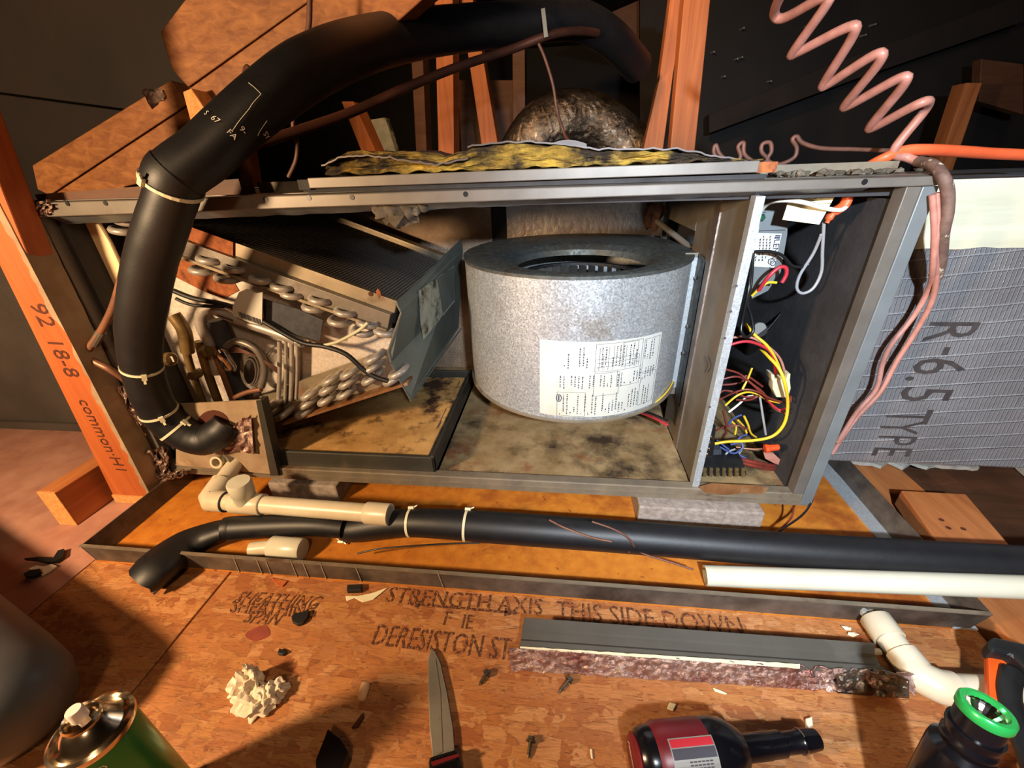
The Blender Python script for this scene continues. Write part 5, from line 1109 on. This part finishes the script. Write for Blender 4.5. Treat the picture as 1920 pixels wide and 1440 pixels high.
tr = thing('transformer_block', 'dark ribbed transformer block on the floor of the control compartment', 'transformer', px(1355, 880, y=.05))
MB().prism([px(u, v, y=.04) for u, v in ((1318, 862), (1352, 858), (1392, 862), (1400, 890), (1310, 892))], (0, .05, 0)).build('core', m['blackmatte'], tr)
for i in range(7):
    for j in range(2): MB().box(*[px(1318+i*12, 877+j*8, y=.04).x+dx for dx in (0, .006)], .036, .04, px(1318+i*12, 883+j*8, y=.04).z, px(1318+i*12, 877+j*8, y=.04).z).build('lug', m['brass'], tr)
MB().prism([px(u, v, y=.05) for u, v in ((1322, 845), (1352, 842), (1354, 868), (1318, 868))], (0, .03, 0)).build('relay', m['darkblue'], tr)
cpn = thing('capacitor', 'silver capped capacitor behind the wires', 'capacitor', px(1424, 618, y=.2)); MB().tube([px(1422, 618, y=.2), px(1410, 660, y=.3)], .016, 18).build('can', m['blackmatte'], cpn, smooth=40); MB().lathe([(.013, 0), (.013, .002)], px(1423, 617, y=.198), (.1, -1, .2), 18).build('cap', m['silver_bits'], cpn)
bkx = MB().box(1.118, 1.19, .22, .4, .04, .36).build('relay_box', m['blackmatte']); tag(bkx, 'dark relay box deep inside the control compartment', 'box')
ppl = thing('wire_plug', 'off white nylon plug in the wiring of the control compartment', 'plug', px(1465, 725, y=.05))
a, b = px(1450, 708, y=.06), px(1482, 745, y=.06)
MB().prism([px(u, v, y=.055) for u, v in ((1449, 712), (1481, 710), (1483, 728), (1478, 746), (1456, 745), (1449, 730))], (0, .018, 0)).build('housing', m['plug'], ppl, bevel=.001)
MB().prism([px(u, v, y=.053) for u, v in ((1446, 702), (1452, 703), (1452, 710), (1475, 709), (1476, 701), (1482, 701), (1481, 712), (1447, 713))], (0, .02, 0)).build('latch', m['plug'], ppl)
wn = MB().lathe([(.0035, 0), (.0055, .003), (.0062, .012), (.0075, .018), (.0078, .022), (.005, .0225)][::-1], px(1434, 839, y=.045), (-1, 0, -.18), 8)
wn = MB().lathe([(.0078, 0), (.0078, .005), (.006, .01), (.0055, .022), (.004, .024)], px(1434, 841, y=.04), (1, 0, .2), 8).build('wire_nut', m['wirenut']); tag(wn, 'orange wire nut near the bottom of the control compartment', 'wire nut')
G = 'small loose wires in the control compartment'
wire([(1340, 832, .04), (1365, 828, .04), (1410, 826, .04), (1448, 818, .04), (1470, 795, .04), (1477, 760, .04), (1472, 720, .03), (1460, 690, .04), (1440, 668, .06), (1427, 655, .08)], .04, .0027, 'yellow', 'long bright yellow wire curving from terminal strip around the nylon plug', n=8)
wire([(1398, 608, .09), (1415, 628, .07), (1438, 648, .06), (1455, 675, .06), (1468, 708, .06)], .06, .0026, 'yellow', 'yellow wire running into the top of the nylon plug')
wire([(1364, 648, .06), (1400, 640, .06), (1435, 652, .06), (1450, 670, .06), (1455, 702, .06)], .06, .0026, 'red', 'red wire from the partition edge into the nylon plug')
wire([(1366, 634, .07), (1405, 632, .07), (1440, 650, .065), (1462, 672, .065), (1472, 700, .065)], .07, .0022, 'pinkwire', 'dull pink wire beside the red one going to the nylon plug')
wire([(1422, 545, .07), (1440, 520, .06), (1460, 502, .06), (1473, 502, .06), (1474, 515, .06), (1466, 530, .06)], .06, .003, 'red', 'thick red wire looped below the rating label')
wire([(1410, 555, .075), (1425, 540, .07), (1440, 530, .07), (1456, 530, .07)], .07, .0022, 'yellow', 'short yellow wire under the red loop below the rating label')
wire([(1409, 480, .08), (1404, 540, .05), (1392, 600, .05), (1390, 622, .045), (1400, 632, .045), (1412, 620, .05), (1408, 590, .055), (1402, 570, .055), (1408, 530, .06), (1412, 475, .08)], .05, .0026, 'blackwire', 'black looped wire hanging along the partition flange', n=8)
wire([(1414, 478, .085), (1422, 410, .085), (1436, 385, .07), (1460, 376, .04), (1500, 378, .033), (1545, 390, .033), (1575, 394, .04), (1588, 386, .045)], .06, .003, 'whitewire', 'white wire arching from the cover across the paper tag', n=8)
wire([(1415, 472, .08), (1445, 472, .08), (1468, 480, .08), (1485, 498, .08), (1508, 500, .08), (1520, 490, .08), (1540, 445, .07), (1550, 420, .055)], .08, .0024, 'blackwire', 'black wire sagging right from the cover toward the orange cable end')
wire([(1545, 418, .055), (1542, 470, .07), (1540, 510, .08), (1525, 540, .08), (1505, 550, .08), (1494, 540, .08), (1500, 515, .08), (1525, 475, .075), (1540, 440, .06)], .08, .0024, 'graywire', 'gray looped wire hanging from the orange cable end', n=8)
wire([(1475, 550, .2), (1468, 580, .2), (1450, 605, .2), (1435, 622, .2)], .2, .002, 'blackwire', 'thin black wire running down to the capacitor')
wire([(1345, 722, .1), (1375, 720, .1), (1392, 715, .1), (1400, 705, .1), (1430, 725, .1)], .1, .0022, 'redbrown', 'reddish brown wire, upper one of the tangle behind the flange')
TW = ['red brown wire looping back on itself behind the middle of the flange', 'red brown wire arching toward the nylon plug', 'red brown wire dropping under the nylon plug to the far right', 'short bright red wire below the nylon plug', 'long red brown wire hooked around the bottom right of the plug', 'yellow wire arching left below the nylon plug', 'white wire slanting through the red brown tangle', 'blue wire leaning up above the terminal strip', 'blue wire looped at the third screw of the terminal strip', 'blue wire running right from the second terminal screw', 'short yellow wire curling above the blue sleeves', 'longest of the dim yellow wires right of the terminal strip', 'middle short yellow wire between the other dim yellow ones', 'red brown wire running right from the top of terminal strip', 'gray wire rising from the transformer block', 'blue wire sloping down right from the terminal screws', 'copper colored wire leading into the orange wire nut', 'red brown wire hanging straight down to the terminal strip', 'gray wire curling up right of the transformer block', 'dull yellow wire dropping behind the red brown tangle', 'gray wire hanging straight down behind the plug']
for i, (pts, c_) in enumerate(((((1345, 745), (1355, 733), (1375, 735), (1400, 745), (1422, 742), (1405, 750), (1380, 750)), 'redbrown'), (((1348, 750), (1372, 738), (1400, 730), (1428, 738), (1440, 750)), 'redbrown'), (((1350, 712), (1380, 706), (1400, 714), (1430, 735), (1450, 765), (1472, 775)), 'redbrown'), (((1425, 738), (1440, 752), (1460, 768), (1472, 766)), 'red'), (((1350, 690), (1385, 700), (1410, 720), (1440, 745), (1478, 755), (1482, 742)), 'redbrown'), (((1360, 760), (1385, 740), (1410, 736), (1440, 750), (1462, 755)), 'yellow'), (((1366, 773), (1385, 758), (1400, 744), (1412, 742)), 'whitewire'), (((1362, 800), (1375, 785), (1390, 778)), 'blue'), (((1350, 838), (1375, 850), (1392, 840), (1388, 830), (1370, 834)), 'blue'), (((1355, 830), (1380, 826), (1390, 818), (1400, 815)), 'blue'), (((1372, 790), (1380, 800), (1378, 815)), 'yellow'), (((1395, 780), (1402, 795), (1408, 812), (1418, 820)), 'yellow'), (((1384, 788), (1395, 800), (1400, 812)), 'yellow'), (((1340, 808), (1360, 800), (1385, 798), (1402, 805)), 'redbrown'), (((1352, 870), (1362, 850), (1378, 842)), 'graywire'), (((1345, 826), (1370, 845), (1400, 860)), 'blue'), (((1380, 838), (1410, 842), (1434, 841)), 'copper'), (((1356, 770), (1362, 800), (1358, 820)), 'redbrown'), (((1368, 858), (1384, 852), (1394, 836)), 'graywire'), (((1410, 690), (1402, 710), (1392, 730)), 'yellow'), (((1425, 745), (1432, 790), (1436, 815)), 'graywire'))):
    wire([(u, v, .06+.008*math.sin(i*2.1+j)) for j, (u, v) in enumerate(pts)], .06, .0019, c_, TW[i], 'tangled_wire', G, n=6, seg=5)
for i in range(2):
    wire([(1385, 860+6*i, .05), (1410, 866+6*i, .05), (1440, 872+6*i, .06), (1465, 875+4*i, .08)], .05, .0042, 'redbrown', ('upper', 'lower')[i]+' of two thick brown supply wires at the compartment floor', 'supply_wire', n=8)
o = MB().prism([px(u, v, y=.06) for u, v in ((1432, 850), (1450, 850), (1463, 862), (1466, 874), (1450, 868), (1435, 860))], (0, .004, 0)).build('wire_sleeve', m['pinkwire']); tag(o, 'pinkish flat wire sleeve under the orange wire nut', 'sleeve')
# thin wires over the pan
wire([(1030, 975, -.128), (1060, 990, -.128), (1110, 1008, -.128), (1165, 1020, -.126), (1180, 1035, -.13)], -.128, .0016, 'copper', 'thin tan wire crossing the black insulation, lower of two', 'thin_wire')
wire([(1110, 978, -.125), (1150, 992, -.128), (1180, 1010, -.13), (1200, 1035, -.13), (1260, 1055, -.14), (1300, 1068, -.15)], -.128, .0016, 'brownwire', 'thin tan wire crossing the black insulation, upper of two', 'thin_wire')
wire([(670, 1038, -.155), (720, 1028, -.15), (830, 1020, -.14), (900, 1018, -.13)], -.15, .0014, 'blackwire', 'thin dark wire lying in the pan below the insulation', 'thin_wire')
wire([(1524, 920, -.008), (1522, 940, -.01), (1505, 965, -.03), (1470, 990, -.06), (1450, 1002, -.07)], 0, .0018, 'blackwire', 'thin black wire dropping from the lower right cabinet corner', 'thin_wire')
wire([(1488, 950, -.008), (1484, 970, -.03), (1465, 990, -.05)], 0, .0016, 'redbrown', 'thin dark red wire dropping beside the black one at cabinet corner', 'thin_wire')
